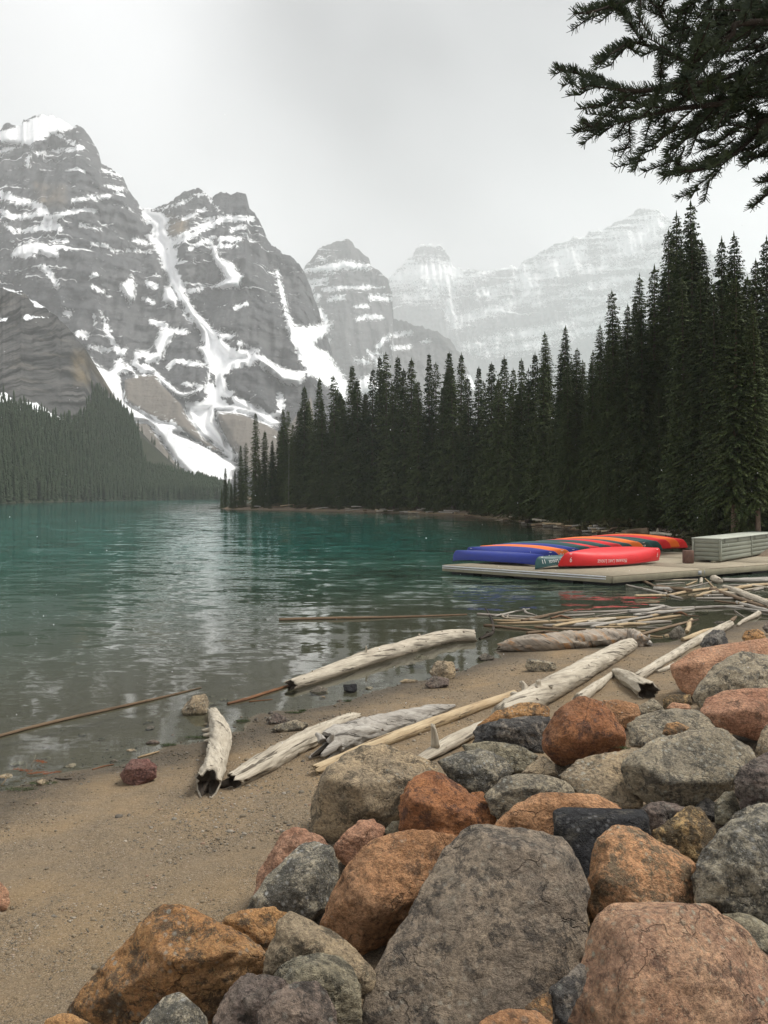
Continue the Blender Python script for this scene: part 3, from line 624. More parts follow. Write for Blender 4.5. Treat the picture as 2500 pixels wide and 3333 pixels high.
def massif(name, label, ridge, base_y, d_base, d_ridge, mat, step=4.5, prof=1.0, relief=1.0, snow=(), bands=(), scree=(), ledge=None, feather=11, cut=(), warm=(), lays=1.0, jag=3.0, seed=0, back=260., islands=(), tiltk=.0):
    """ridge and features in photo pixels; the slope recedes from d_base at the foot to d_ridge at the crest, then falls away behind"""
    ridge = np.array(ridge, float)
    xs = np.arange(ridge[0, 0], ridge[-1, 0] + .1, step)
    ry = np.interp(xs, ridge[:, 0], ridge[:, 1])
    q = np.c_[xs / 14, 0 * xs + seed, 0 * xs]; ry = ry + fbm(q, 5, 31 + seed, .72) * jag * 1.5
    db = d_base(xs) if callable(d_base) else np.full(len(xs), float(d_base))
    dr = d_ridge(xs) if callable(d_ridge) else np.full(len(xs), float(d_ridge))
    by = np.full(len(xs), float(base_y)) if not callable(base_y) else base_y(xs)
    nr = int((by - ry).max() / step) + 2
    s = np.linspace(0, 1, nr)[:, None]
    PX = np.broadcast_to(xs, (nr, len(xs))); PY = by + (ry - by) * s
    g = prof(s) if callable(prof) else s ** prof
    D = db + (dr - db) * g
    P = np.c_[PX.ravel(), PY.ravel()]
    X = ((PX - CX) * D / F).ravel(); Z = (EYE - (PY - HY) * D / F).ravel()
    w = np.c_[X, D.ravel(), Z]
    # buttresses, gullies and ledges
    sf = np.broadcast_to(s, (nr, len(xs))).ravel(); fade = np.clip(np.minimum(sf, 1 - sf) * 12, 0, 1)
    rel = fbm(np.c_[X / 170, D.ravel() / 300, Z / 420 + seed], 4, 50 + seed, .5) * 70
    rel += (1 - np.abs(fbm(np.c_[X / 60, D.ravel() / 200, Z / 260], 3, 70 + seed, .5))) * 34
    zz = Z + fbm(np.c_[X / 300, D.ravel() / 300, Z / 300], 2, 90) * 40 + X * tiltk
    lay = (zz / 46) % 1.0
    rel += (np.abs(lay * 2 - 1) - .5) * 16 * lays * np.clip(.5 + fbm(np.c_[X / 120, D.ravel() / 300, Z / 120], 2, 95), 0, 1)
    gl = fbm(np.c_[X / 34 + Z / 260, D.ravel() / 400, Z / 420], 3, 130 + seed, .55); rel += np.abs(gl) * 42
    rel += fbm(np.c_[X / 20, D.ravel() / 60, Z / 16] if lays else np.c_[X / 10, D.ravel() / 300, Z / 70], 3, 110 + seed, .6) * (9 if lays else 22)
    sn = np.full(len(P), -1.5)
    for pl in snow: sn = np.maximum(sn, inpoly(P, pl, feather))
    soft = np.clip(sn * .6 + .4, 0, 1)
    for ln, ww in bands: sn = np.maximum(sn, band(P, ln, ww, 9 if feather < 20 else feather * .5))
    for pl in islands: sn = np.minimum(sn, -inpoly(P, pl, 7))
    scr = np.full(len(P), -1.5)
    for pl in scree: scr = np.maximum(scr, inpoly(P, pl, 10))
    soft = np.maximum(soft, np.clip(scr * .5 + .5, 0, 1))
    dd = D.ravel() + rel * relief * fade * (1 - .85 * soft)
    for pl, deep in cut: dd = dd + deep * np.clip(inpoly(P, pl, 26) * .5 + .5, 0, 1) * fade
    V = np.c_[(P[:, 0] - CX) * dd / F, dd, EYE - (P[:, 1] - HY) * dd / F]
    led = np.zeros(len(P)) if ledge is None else ledge(P)
    wrm = np.zeros(len(P))
    for pl in warm: wrm = np.maximum(wrm, np.clip(inpoly(P, pl, 14) * .5 + .5, 0, 1))
    # the far side
    top = V.reshape(nr, -1, 3)[-1]; rows = [V]
    sn_r, led_r, scr_r, wrm_r = [sn], [led], [scr], [wrm]
    for k in (1, 2, 3, 4):
        bk = top.copy(); bk[:, 1] += back * k * .5; bk[:, 2] *= (1 - (k / 4) ** 1.1); bk[:, 2] -= 3
        rows.append(bk)
        for L, src in ((sn_r, sn), (led_r, led), (scr_r, scr), (wrm_r, wrm)): L.append(src.reshape(nr, -1)[-1])
    V = np.concatenate(rows); n = nr + 4; na = len(xs)
    i = (np.arange(n - 1)[:, None] * na + np.arange(na - 1)[None]).ravel()
    f = np.stack([i, i + 1, i + na + 1, i + na], 1)
    at_ = {k: np.concatenate(L) for k, L in (('snow', sn_r), ('ledge', led_r), ('scree', scr_r), ('warm', wrm_r))}
    o = obj(name, mesh(name, V, f, mat, True, attrs=at_))
    return tag(o, kind='structure', label=label)

def mountain_mat(name, rock1, rock2, ns, strata=(1, 1, 1), rot=0.0, ledge_th=.60):
    """ns: metres per noise unit"""
    m = NT(name); v = m.co(scale=(1 / ns,) * 3)
    mp = m.n('ShaderNodeMapping'); m.l(m.co(), mp.inputs[0]); mp.inputs['Rotation'].default_value = (0, rot, 0); mp.inputs['Scale'].default_value = strata
    str_ = m.noise(mp.outputs[0], 1.0, 7, .62, .6)
    n1 = m.noise(v, 1.0, 8, .62, .3)
    vert = m.noise(m.co(scale=(1 / 15, 1 / 900, 1 / 120)), 1.0, 7, .66)
    c = m.mix(m.ramp(n1, (.32, 0.), (.68, 1.)), rock1, rock2)
    c = m.mix(m.ramp(str_, (.42, 0.), (.60, .6)), c, tuple(q * .62 for q in rock1))
    c = m.mix(m.ramp(vert, (.50, 0.), (.66, .5)), c, tuple(q * .55 for q in rock1))
    c = m.mix(m.math('MULTIPLY', m.attr('warm'), m.ramp(n1, (.35, .2), (.6, .9))), c, (.27, .20, .12))
    c = m.mix(m.ramp(m.math('ADD', m.attr('scree'), m.math('MULTIPLY_ADD', n1, 1.0, -.5)), (-.15, 0.), (.25, .9)), c, (.20, .172, .142))
    fine = m.noise(v, 11.0, 8, .72, .5)
    fine2 = m.noise(v, 26.0, 6, .7, .3); rag = m.math('ADD', m.math('MULTIPLY_ADD', fine, 6.0, -3.0), m.math('MULTIPLY_ADD', fine2, 3.0, -1.5))
    rag = m.math('ADD', rag, m.math('MULTIPLY_ADD', str_, 3.0, -1.5))
    sn = m.ramp(m.math('ADD', m.math('ADD', m.attr('snow'), .42), rag), (-.05, 0.), (.14, 1.))
    lf = m.math('ADD', str_, m.math('MULTIPLY_ADD', fine, .34, -.17))
    ls = m.math('MULTIPLY', m.ramp(m.math('ADD', lf, m.math('MULTIPLY_ADD', m.attr('ledge'), .16, -.16)), (ledge_th - .012, 0.), (ledge_th + .012, 1.)), m.ramp(m.attr('ledge'), (.02, 0.), (.1, 1.)))
    allsn = m.math('MAXIMUM', sn, ls)
    c = m.mix(allsn, c, (.90, .91, .92))
    h = m.math('ADD', m.math('MULTIPLY', vert, .6), m.math('ADD', str_, fine))
    st = m.math('MULTIPLY_ADD', allsn, -.85, 1.0)
    m.done(c, .9, m.bump(m.math('MULTIPLY', h, st), 14, .8), .1)
    return m.m

def build_mountains():
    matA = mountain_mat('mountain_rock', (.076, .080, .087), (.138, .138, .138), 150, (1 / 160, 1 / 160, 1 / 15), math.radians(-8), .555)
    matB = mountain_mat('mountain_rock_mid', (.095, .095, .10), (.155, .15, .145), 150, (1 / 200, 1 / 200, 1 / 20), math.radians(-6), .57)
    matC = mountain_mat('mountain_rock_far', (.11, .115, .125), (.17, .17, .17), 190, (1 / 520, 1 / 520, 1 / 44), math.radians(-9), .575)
    P1 = Z1([(725, 595), (740, 650), (790, 690), (790, 720), (750, 740), (800, 800), (830, 870), (860, 950), (890, 1010), (950, 1100), (1000, 1180), (1040, 1240), (1045, 1300), (1020, 1320), (1070, 1400), (1080, 1440), (1060, 1530), (1065, 1590), (1000, 1600), (965, 1600), (960, 1650), (1000, 1720), (1040, 1770), (1090, 1800), (1200, 1900), (1220, 1860), (1170, 1820), (1150, 1760), (1100, 1690), (1110, 1640), (1200, 1640), (1300, 1660), (1400, 1720), (1440, 1700), (1330, 1630), (1220, 1570), (1170, 1530), (1155, 1460), (1200, 1410), (1290, 1400), (1300, 1330), (1190, 1330), (1150, 1280), (1220, 1250), (1110, 1240), (1060, 1180), (1000, 1130), (950, 1030), (930, 960), (900, 890), (915, 850), (890, 800), (885, 760), (850, 720), (860, 660), (830, 620), (785, 606)])
    P2 = Z1([(450, 1370), (490, 1400), (560, 1440), (600, 1390), (680, 1420), (700, 1450), (640, 1440), (615, 1460), (625, 1530), (640, 1590), (720, 1640), (800, 1690), (900, 1700), (940, 1740), (900, 1750), (1000, 1800), (1100, 1850), (1200, 1900), (1220, 1930), (1150, 2040), (1000, 1990), (900, 1890), (830, 1780), (760, 1700), (680, 1690), (600, 1610), (530, 1550), (480, 1460)])
    P3 = Z1([(760, 1400), (830, 1370), (860, 1290), (900, 1240), (850, 1220), (820, 1230), (800, 1290), (770, 1330), (700, 1340), (680, 1400), (740, 1450), (790, 1440), (830, 1490), (900, 1560), (960, 1570), (1030, 1530), (960, 1550), (900, 1530), (850, 1490), (805, 1440)])
    P4 = Z1([(1290, 1400), (1330, 1390), (1400, 1440), (1450, 1490), (1540, 1500), (1570, 1440), (1500, 1440), (1420, 1410), (1300, 1330)])
    P5 = Z1([(1420, 930), (1440, 1000), (1470, 1150), (1500, 1280), (1560, 1400), (1590, 1450), (1620, 1460), (1600, 1330), (1540, 1290), (1500, 1200), (1480, 1130), (1450, 1000)])
    P6 = Z2([(330, 470), (345, 560), (375, 700), (400, 770), (430, 880), (470, 960), (500, 1000), (560, 1040), (640, 1110), (700, 1160), (720, 1080), (640, 970), (600, 910), (560, 900), (520, 860), (600, 800), (640, 750), (570, 760), (540, 770), (430, 770), (400, 740), (380, 700), (370, 600)])
    CAP = Z1([(-40, 215), (30, 200), (120, 165), (200, 122), (250, 118), (300, 130), (380, 178), (300, 205), (200, 240), (150, 268), (0, 258), (-40, 260)])
    P7 = Z1([(90, 790), (190, 772), (260, 800), (300, 825), (290, 850), (240, 845), (200, 825), (130, 850), (60, 845)])
    P8 = Z1([(850, 1010), (880, 1000), (910, 1060), (900, 1100), (840, 1070)])
    P9 = Z1([(615, 985), (640, 980), (680, 950), (690, 990), (690, 1050), (665, 1080), (640, 1040)])
    P10 = Z1([(1090, 780), (1105, 800), (1130, 860), (1190, 880), (1220, 920), (1240, 950), (1230, 1000), (1100, 1005), (1170, 960), (1130, 900), (1100, 850)])
    Bd = [(Z1(l), w) for l, w in (
        ([(-40, 515), (0, 525), (100, 560), (210, 590), (250, 660), (300, 700)], 9), ([(-40, 600), (0, 610), (60, 640), (150, 640), (230, 620)], 6), ([(0, 660), (80, 720)], 4), ([(100, 715), (230, 700), (300, 700)], 6),
        ([(380, 560), (440, 545), (560, 535)], 5), ([(250, 640), (330, 625), (430, 600)], 4), ([(430, 600), (490, 610)], 3), ([(410, 680), (510, 705)], 2), ([(580, 815), (770, 825)], 2.5),
        ([(690, 760), (750, 775)], 5), ([(470, 780), (560, 795)], 3), ([(270, 772), (340, 765)], 4), ([(220, 900), (265, 940), (295, 1000)], 6), ([(470, 945), (497, 940)], 8),
        ([(480, 1000), (560, 1050)], 2.5), ([(760, 980), (800, 1000)], 7), ([(740, 1060), (790, 1080)], 4), ([(540, 1190), (580, 1290)], 5), ([(590, 1300), (625, 1360)], 6), ([(480, 1150), (490, 1190)], 4),
        ([(780, 1180), (840, 1200), (890, 1225), (950, 1235)], 7), ([(340, 1135), (355, 1140)], 8), ([(410, 1245), (440, 1250)], 7), ([(950, 1140), (990, 1180)], 5), ([(460, 1310), (560, 1330)], 3),
        ([(840, 600), (900, 590), (980, 545), (1060, 515)], 3), ([(1060, 520), (1080, 550), (1120, 600)], 3), ([(950, 650), (1050, 600)], 3), ([(890, 775), (1010, 725), (1140, 655), (1200, 650), (1290, 648)], 6),
        ([(900, 760), (1000, 700), (1100, 670)], 5), ([(980, 805), (1040, 770), (1085, 770)], 4), ([(960, 1022), (1040, 1015)], 4.5), ([(1130, 755), (1230, 755)], 5), ([(1120, 790), (1210, 790)], 3), ([(1190, 710), (1260, 690)], 3), ([(1215, 1112), (1265, 1085)], 3),
        ([(200, 240), (280, 210), (420, 290)], 4), ([(200, 315), (420, 290)], 3), ([(0, 310), (60, 290)], 4), ([(530, 400), (620, 430)], 3), ([(540, 480), (650, 500)], 2), ([(870, 1420), (900, 1380), (1000, 1400), (1060, 1400)], 4), ([(1230, 1290), (1330, 1335)], 4), ([(140, 380), (150, 330)], 3),
        ([(1440, 1560), (1450, 1640), (1400, 1670)], 8), ([(520, 1130), (545, 1180)], 2), ([(600, 1400), (640, 1330)], 5), ([(950, 1500), (1060, 1520)], 4))]
    islands = [Z1(q) for q in ([(1100, 1245), (1120, 1240), (1125, 1265), (1105, 1262)], [(850, 800), (862, 805), (858, 815)], [(1140, 1575), (1190, 1570), (1225, 1610), (1180, 1615)], [(1080, 1430), (1110, 1460), (1105, 1510), (1075, 1490)], [(700, 1370), (740, 1350), (765, 1400), (720, 1410)], [(760, 1320), (800, 1300), (815, 1340), (770, 1350)])]
    scree = [Z1(q) for q in ([(690, 1700), (760, 1700), (830, 1790), (900, 1890), (1000, 1990), (1100, 2040), (900, 2040), (720, 1990), (700, 1800)], [(640, 1480), (720, 1455), (800, 1450), (830, 1500), (930, 1600), (970, 1680), (1060, 1790), (1200, 1880), (1100, 1850), (940, 1740), (800, 1690), (720, 1640), (640, 1590)], [(1110, 1640), (1200, 1640), (1400, 1720), (1450, 1760), (1600, 1560), (1650, 1900), (1300, 2000), (1215, 1860), (1150, 1760)])]
    warm = [Z1(q) for q in ([(850, 640), (960, 660), (960, 730), (880, 740)], [(180, 470), (330, 480), (340, 580), (200, 580)])]
    ridgeA = Z1([(-90, 215), (0, 200), (40, 150), (70, 165), (110, 175), (120, 140), (200, 122), (250, 118), (300, 128), (370, 178), (410, 170), (432, 185), (440, 205), (490, 270), (510, 320), (520, 370), (560, 385), (630, 430), (660, 500), (710, 570), (725, 596), (785, 606), (840, 580), (900, 545), (980, 497), (1015, 487), (1060, 515), (1085, 540), (1140, 515), (1190, 520), (1230, 508), (1265, 525), (1283, 600), (1310, 620), (1360, 715), (1375, 765), (1430, 810), (1455, 840), (1490, 845), (1540, 880), (1560, 920), (1600, 1010), (1680, 1250), (1760, 1500), (1850, 1800), (1900, 2090)])
    def pA(s): return .55 * s ** .75 + .45 * s ** 2.2
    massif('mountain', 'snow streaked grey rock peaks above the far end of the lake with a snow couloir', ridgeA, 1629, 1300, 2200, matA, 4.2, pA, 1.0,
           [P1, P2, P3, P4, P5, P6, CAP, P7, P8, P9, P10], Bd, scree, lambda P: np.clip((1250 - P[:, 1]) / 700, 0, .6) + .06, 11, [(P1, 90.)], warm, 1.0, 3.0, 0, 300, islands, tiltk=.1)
    # the middle peaks in cloud
    ridgeB = Z2([(330, 700), (420, 560), (480, 460), (515, 400), (560, 350), (660, 305), (700, 292), (745, 310), (755, 340), (830, 390), (842, 440), (890, 470), (935, 515), (945, 560), (960, 600), (930, 690), (960, 730), (1020, 740), (1130, 770), (1200, 800), (1270, 840), (1300, 880), (1330, 930), (1400, 1080), (1500, 1300), (1700, 1500)])
    SB = [P6, Z2([(490, 465), (640, 425), (700, 415), (840, 440), (840, 452), (700, 455), (600, 470)]), Z2([(760, 940), (830, 955), (800, 970), (775, 960)]), Z2([(830, 910), (860, 920), (905, 1000), (880, 990)]), Z2([(870, 905), (930, 950), (910, 955)]), Z2([(780, 1060), (830, 1040), (910, 1100), (900, 1130), (790, 1120)]), Z2([(1370, 1040), (1400, 1030), (1420, 1100), (1380, 1100)])]
    BB = [(Z2(l), w) for l, w in (([(590, 570), (700, 555), (830, 560)], 5), ([(490, 530), (600, 520)], 4), ([(620, 620), (690, 610)], 5), ([(770, 730), (820, 712), (890, 715)], 5), ([(880, 880), (920, 830), (960, 815), (1060, 800)], 4), ([(840, 610), (990, 620)], 6), ([(570, 830), (610, 850)], 6), ([(1120, 850), (1160, 845)], 3), ([(960, 885), (1050, 880)], 3), ([(500, 640), (560, 610)], 8), ([(430, 560), (520, 570)], 8), ([(760, 660), (830, 655)], 4), ([(1030, 650), (1090, 740)], 4), ([(440, 690), (470, 700)], 10), ([(560, 680), (600, 740)], 7))]
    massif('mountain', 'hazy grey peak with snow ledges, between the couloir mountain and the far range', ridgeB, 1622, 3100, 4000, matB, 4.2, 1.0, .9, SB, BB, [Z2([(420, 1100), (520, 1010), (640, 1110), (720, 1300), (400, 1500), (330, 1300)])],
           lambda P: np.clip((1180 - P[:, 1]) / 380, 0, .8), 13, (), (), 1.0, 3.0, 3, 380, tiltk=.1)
    # the far snowy wall
    ridgeC = [(1100, 1000), (1200, 940), (1262, 905), (1300, 870), (1338, 840), (1350, 815), (1385, 793), (1430, 800), (1460, 830), (1475, 862), (1510, 880), (1560, 878), (1600, 882), (1640, 868), (1690, 866), (1700, 845), (1750, 830), (1800, 800), (1850, 783), (1900, 765), (1960, 745), (2020, 715), (2065, 690), (2100, 680), (2150, 684), (2170, 705), (2190, 735), (2260, 790), (2350, 840), (2450, 900), (2560, 960), (2720, 1100)]
    SCn = [Z2([(940, 500), (1060, 440), (1180, 420), (1290, 440), (1330, 450), (1360, 520), (1280, 540), (1200, 560), (1190, 600), (1120, 540), (1000, 520)]), [(1690, 880), (1710, 870), (1745, 920), (1735, 970), (1700, 975)], [(1990, 800), (2060, 760), (2140, 700), (2160, 740), (2100, 800), (2040, 840)], [(1750, 860), (1830, 820), (1900, 800), (1900, 850), (1800, 900)],
           [(1960, 830), (2040, 820), (2020, 850), (1960, 850)]]
    BC = [(l, w) for l, w in (([(1520, 1130), (1640, 1100), (1740, 1080), (1900, 1040), (2050, 1000)], 6), ([(1560, 1150), (1700, 1130), (1900, 1080), (2100, 1040)], 4), ([(1460, 990), (1480, 1060), (1530, 1030), (1640, 1000), (1760, 950)], 7), ([(1320, 970), (1420, 960)], 4), ([(1480, 920), (1600, 880)], 5), ([(1740, 990), (1900, 940), (2060, 900)], 5), ([(1860, 1000), (2050, 960), (2180, 930)], 5), ([(1560, 960), (1700, 920), (1760, 890)], 6), ([(1470, 1010), (1470, 930)], 5), ([(2100, 860), (2200, 820), (2300, 850)], 8), ([(1300, 900), (1360, 930)], 7))]
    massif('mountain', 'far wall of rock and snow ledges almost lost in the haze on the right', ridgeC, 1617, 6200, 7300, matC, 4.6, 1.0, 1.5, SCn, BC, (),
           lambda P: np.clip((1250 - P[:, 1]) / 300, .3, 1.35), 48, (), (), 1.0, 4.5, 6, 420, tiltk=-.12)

# ------------------------------------------------------------------ the near left buttress with its forest
SHORE_L = lambda xs: EYE * F / (np.interp(xs, [q[0] for q in left_px], [q[1] for q in left_px]) - HY)
RIDGE_L = Z1([(-120, 985), (0, 1000), (60, 1015), (110, 1020), (150, 1060), (240, 1110), (300, 1160), (340, 1200), (400, 1270), (435, 1310), (450, 1370), (470, 1440), (490, 1500), (530, 1560), (600, 1620), (660, 1680), (690, 1720), (705, 1800), (715, 1870), (740, 1930), (760, 1950), (850, 1975), (950, 2000), (1040, 2020), (1120, 2045), (1160, 2060), (1190, 2092)])
def build_left_slope():
    m = NT('cliff_mat'); v = m.co(scale=(1 / 40,) * 3)
    n1 = m.noise(v, 1., 8, .65); col = m.noise(m.co(scale=(1 / 4.5, 1 / 400, 1 / 26)), 1., 7, .7, .3)
    blocks = m.noise(m.co(scale=(1 / 7, 1 / 400, 1 / 9)), 1., 6, .65)
    c = m.mix(m.ramp(n1, (.35, 0.), (.65, 1.)), (.066, .066, .066), (.118, .115, .111))
    c = m.mix(m.ramp(col, (.46, 0.), (.58, .9)), c, (.022, .022, .022))
    c = m.mix(m.ramp(blocks, (.56, 0.), (.68, .4)), c, (.20, .185, .16))
    c = m.mix(m.math('MULTIPLY', m.attr('warm'), m.ramp(n1, (.38, .2), (.6, .85))), c, (.19, .15, .092))
    fine = m.noise(v, 7., 6, .7)
    c = m.mix(m.ramp(m.attr('scree'), (.1, 0.), (.5, .92)), c, m.mix(fine, (.022, .032, .018), (.06, .062, .04)))
    sn = m.ramp(m.math('ADD', m.attr('snow'), m.math('MULTIPLY_ADD', fine, 2.8, -1.4)), (-.03, 0.), (.1, 1.))
    c = m.mix(sn, c, (.84, .86, .88))
    m.done(c, .9, m.bump(m.math('ADD', col, m.math('MULTIPLY', fine, .5)), 2.6, 1.), .1)
    forest = Z1([(-140, 1560), (0, 1560), (100, 1640), (230, 1700), (330, 1720), (430, 1700), (470, 1600), (500, 1540), (560, 1560), (680, 1690), (780, 1930), (1200, 2060), (1260, 2140), (-140, 2140)])
    snow = [Z1(q) for q in ([(-60, 1555), (30, 1545), (60, 1570), (50, 1600), (130, 1590), (190, 1600), (250, 1640), (330, 1680), (340, 1700), (230, 1670), (130, 1640), (60, 1640), (-60, 1640)], [(0, 1165), (50, 1155), (30, 1178), (0, 1178)], [(115, 1150), (150, 1140), (170, 1165), (130, 1172)], [(150, 1060), (215, 1080), (240, 1110), (180, 1105)])]
    bands = [(Z1(l), w) for l, w in (([(-40, 995), (50, 1012), (110, 1022)], 2.), ([(150, 1155), (250, 1160)], 2.), ([(340, 1690), (470, 1720)], 4.), ([(20, 1010), (130, 1045)], 2.))]
    warm = [Z1([(380, 1330), (440, 1330), (450, 1400), (460, 1500), (390, 1500), (370, 1420)])]
    beach = Z1([(-60, 2020), (60, 2050), (120, 2085), (350, 2085), (400, 2040), (440, 2050), (500, 2090), (500, 2120), (-60, 2120)])
    o = massif('hillside', 'dark rock buttress on the left above the conifer slope', RIDGE_L, lambda xs: np.interp(xs, [-200, 0, 150, 300, 480, 620, 760], [1644, 1638.5, 1634, 1630.5, 1628.3, 1627.5, 1627.0]), lambda xs: SHORE_L(xs) - 4,
           lambda xs: SHORE_L(xs) + np.interp(xs, [-100, 0, 100, 250, 420, 560, 760], [360, 350, 310, 240, 130, 60, 14]), m.m, 3.2, lambda s: .75 * s + .25 * s ** 2, .12, snow, bands, [forest], None, 9, (), warm, 0.0, 2.4, 11, 150)
    return o

def build_haze(zlow, ztop):
    m = NT('haze_mat'); m.t.nodes.remove(m.b)
    p = m.n('ShaderNodeVolumePrincipled'); p.inputs['Color'].default_value = (.985, .99, 1., 1); p.inputs['Density'].default_value = HAZE; p.inputs['Anisotropy'].default_value = .0
    m.l(p.outputs[0], m.out.inputs['Volume'])
    b = MB().box((0, 0, (zlow + ztop) / 2), (8600, 0, 0), (0, 8600, 0), (0, 0, (ztop - zlow) / 2))
    me = b.me('haze', m.m); bm = bmesh.new(); bm.from_mesh(me); bmesh.ops.recalc_face_normals(bm, faces=bm.faces); bm.to_mesh(me); bm.free()
    tag(obj('haze', me), kind='stuff', label='pale mist and falling snow haze filling the valley')

# ------------------------------------------------------------------ conifers
def needle_mat():
    m = NT('spruce_needles'); r = m.n('ShaderNodeObjectInfo').outputs['Random']; v = m.co(rnd=True)
    c = m.mix(r, (.014, .031, .010), (.054, .078, .022))
    n = m.noise(v, 1.1, 4, .6)
    c = m.mix(m.ramp(n, (.35, 0.), (.7, .8)), c, (.075, .088, .026))
    c = m.mix(m.ramp(m.noise(v, 5, 3, .6), (.4, .0), (.7, .5)), c, (.02, .026, .014))
    return m.done(c, .75, None, .15)
def bark_mat(name, a, b):
    m = NT(name); v = m.co(scale=(9, 9, 2.2), rnd=True); n = m.noise(v, 1.6, 7, .7)
    return m.done(m.mix(m.ramp(n, (.35, 0.), (.65, 1.)), a, b), .95, m.bump(n, .03), .1)
MN = needle_mat(); MBK = bark_mat('spruce_bark', (.045, .036, .028), (.12, .092, .07)); MDEAD = bark_mat('dead_wood', (.10, .093, .085), (.2, .185, .165))

def crown_mesh(seed, h=20., R=1.75, start=.05, full=.85, gap=.23, tip=.9, fine=1.0):
    R *= 1.75; gap *= .78; full *= .92
    rs = np.random.default_rng(seed); V = []; Fc = []
    z = h * start
    while z < h * .992:
        u = z / h
        r = R * (1 - u) ** full * (1.0 if u > .18 else .55 + .45 * u / .18) + .10
        r *= rs.uniform(.72, 1.15)
        nb = rs.integers(5, 8); a0 = rs.uniform(0, 6.28)
        for b in range(nb):
            a = a0 + 6.28 * b / nb + rs.normal() * .25; L = r * rs.uniform(.6, 1.2)
            if rs.random() < .06: continue
            up = .25 * (u - .55) * 2 - .18 + rs.normal() * .08           # low limbs droop, top ones rise
            d = np.array([math.cos(a), math.sin(a), up]); zz = z + rs.normal() * .06
            n = max(2, int(L / (.24 * fine))); side = np.array([-math.sin(a), math.cos(a), 0])
            for k in range(n):
                t = (k + .7) / n; base = d * L * t + np.array([0, 0, zz - .12 * L * t * t])
                ln = (.20 + .34 * (1 - t) * min(1, L)) * rs.uniform(.7, 1.3) * (.35 + .65 * fine); wd = (rs.uniform(.08, .15) + .04 * (1 - u)) * fine
                for sg in ((-1, 1) if t < .93 else (0,)):
                    e = d * rs.uniform(.55, .9) + side * sg * rs.uniform(.5, 1.0) + np.array([0, 0, rs.uniform(-.65, .12)])
                    e /= np.linalg.norm(e); w = np.cross(e, [rs.normal() * .5, rs.normal() * .5, 1]); w /= np.linalg.norm(w) + 1e-6
                    i = len(V); p1 = base + e * ln * .55 + w * wd; p2 = base + e * ln * .6 - w * wd; p3 = base + e * ln
                    V += [base, p1, p3 - np.array([0, 0, .04]), p2]; Fc.append((i, i + 1, i + 2, i + 3))
        z += gap * (.4 + .6 * fine) * rs.uniform(.7, 1.4) * (1 if u < .8 else .8)
    for k in range(6):          # the leader
        i = len(V); zb = h * (.985 + .004 * k); a = rs.uniform(0, 6.28); w = np.array([math.cos(a), math.sin(a), .6]) * .14 * (1 - k / 7)
        V += [np.array([0, 0, zb]), np.array([0, 0, zb]) + w, np.array([0, 0, zb + .28]), np.array([0, 0, zb]) - w * [1, 1, -1]]; Fc.append((i, i + 1, i + 2, i + 3))
    return mesh('crown', np.array(V), np.array(Fc), MN, False)
def trunk_mesh(h=20., r=.2, mat=None, seed=0):
    rs = np.random.default_rng(seed); n = 9; m = 7; V = []
    for k in range(n):
        t = k / (n - 1); rr = r * (1 - t) ** .8 + .015 + (.10 * r * 5 * max(0, .04 - t) * 10)
        for j in range(m): V.append((math.cos(6.283 * j / m) * rr, math.sin(6.283 * j / m) * rr, h * t * .99 - .6 * (k == 0)))
    f = [(k * m + j, k * m + (j + 1) % m, (k + 1) * m + (j + 1) % m, (k + 1) * m + j) for k in range(n - 1) for j in range(m)]
    return mesh('trunk', np.array(V), np.array(f), mat or MBK, True)
def snag_mesh(seed, h=20.):
    """a dead crown: bare drooping limbs"""
    rs = np.random.default_rng(seed); V = []; Fc = []
    z = h * .12
    while z < h * .97:
        L = 1.7 * (1 - z / h) ** .7 * rs.uniform(.5, 1.1) + .15; a = rs.uniform(0, 6.28)
        p = np.array([0, 0, z]); d = np.array([math.cos(a), math.sin(a), -.15]); r = .035
        for k in range(3):
            q = p + d * L / 3; w = np.array([-d[1], d[0], 0]) * r; u = np.array([0, 0, r]); i = len(V)
            V += [p + w, p + u, p - w, p - u, q + w * .6, q + u * .6, q - w * .6, q - u * .6]
            Fc += [(i + a_, i + (a_ + 1) % 4, i + 4 + (a_ + 1) % 4, i + 4 + a_) for a_ in range(4)]
            d = d + np.array([rs.normal() * .2, rs.normal() * .2, -.22]); p = q; r *= .6
        z += rs.uniform(.1, .3)
    return mesh('crown', np.array(V), np.array(Fc), MDEAD, False)

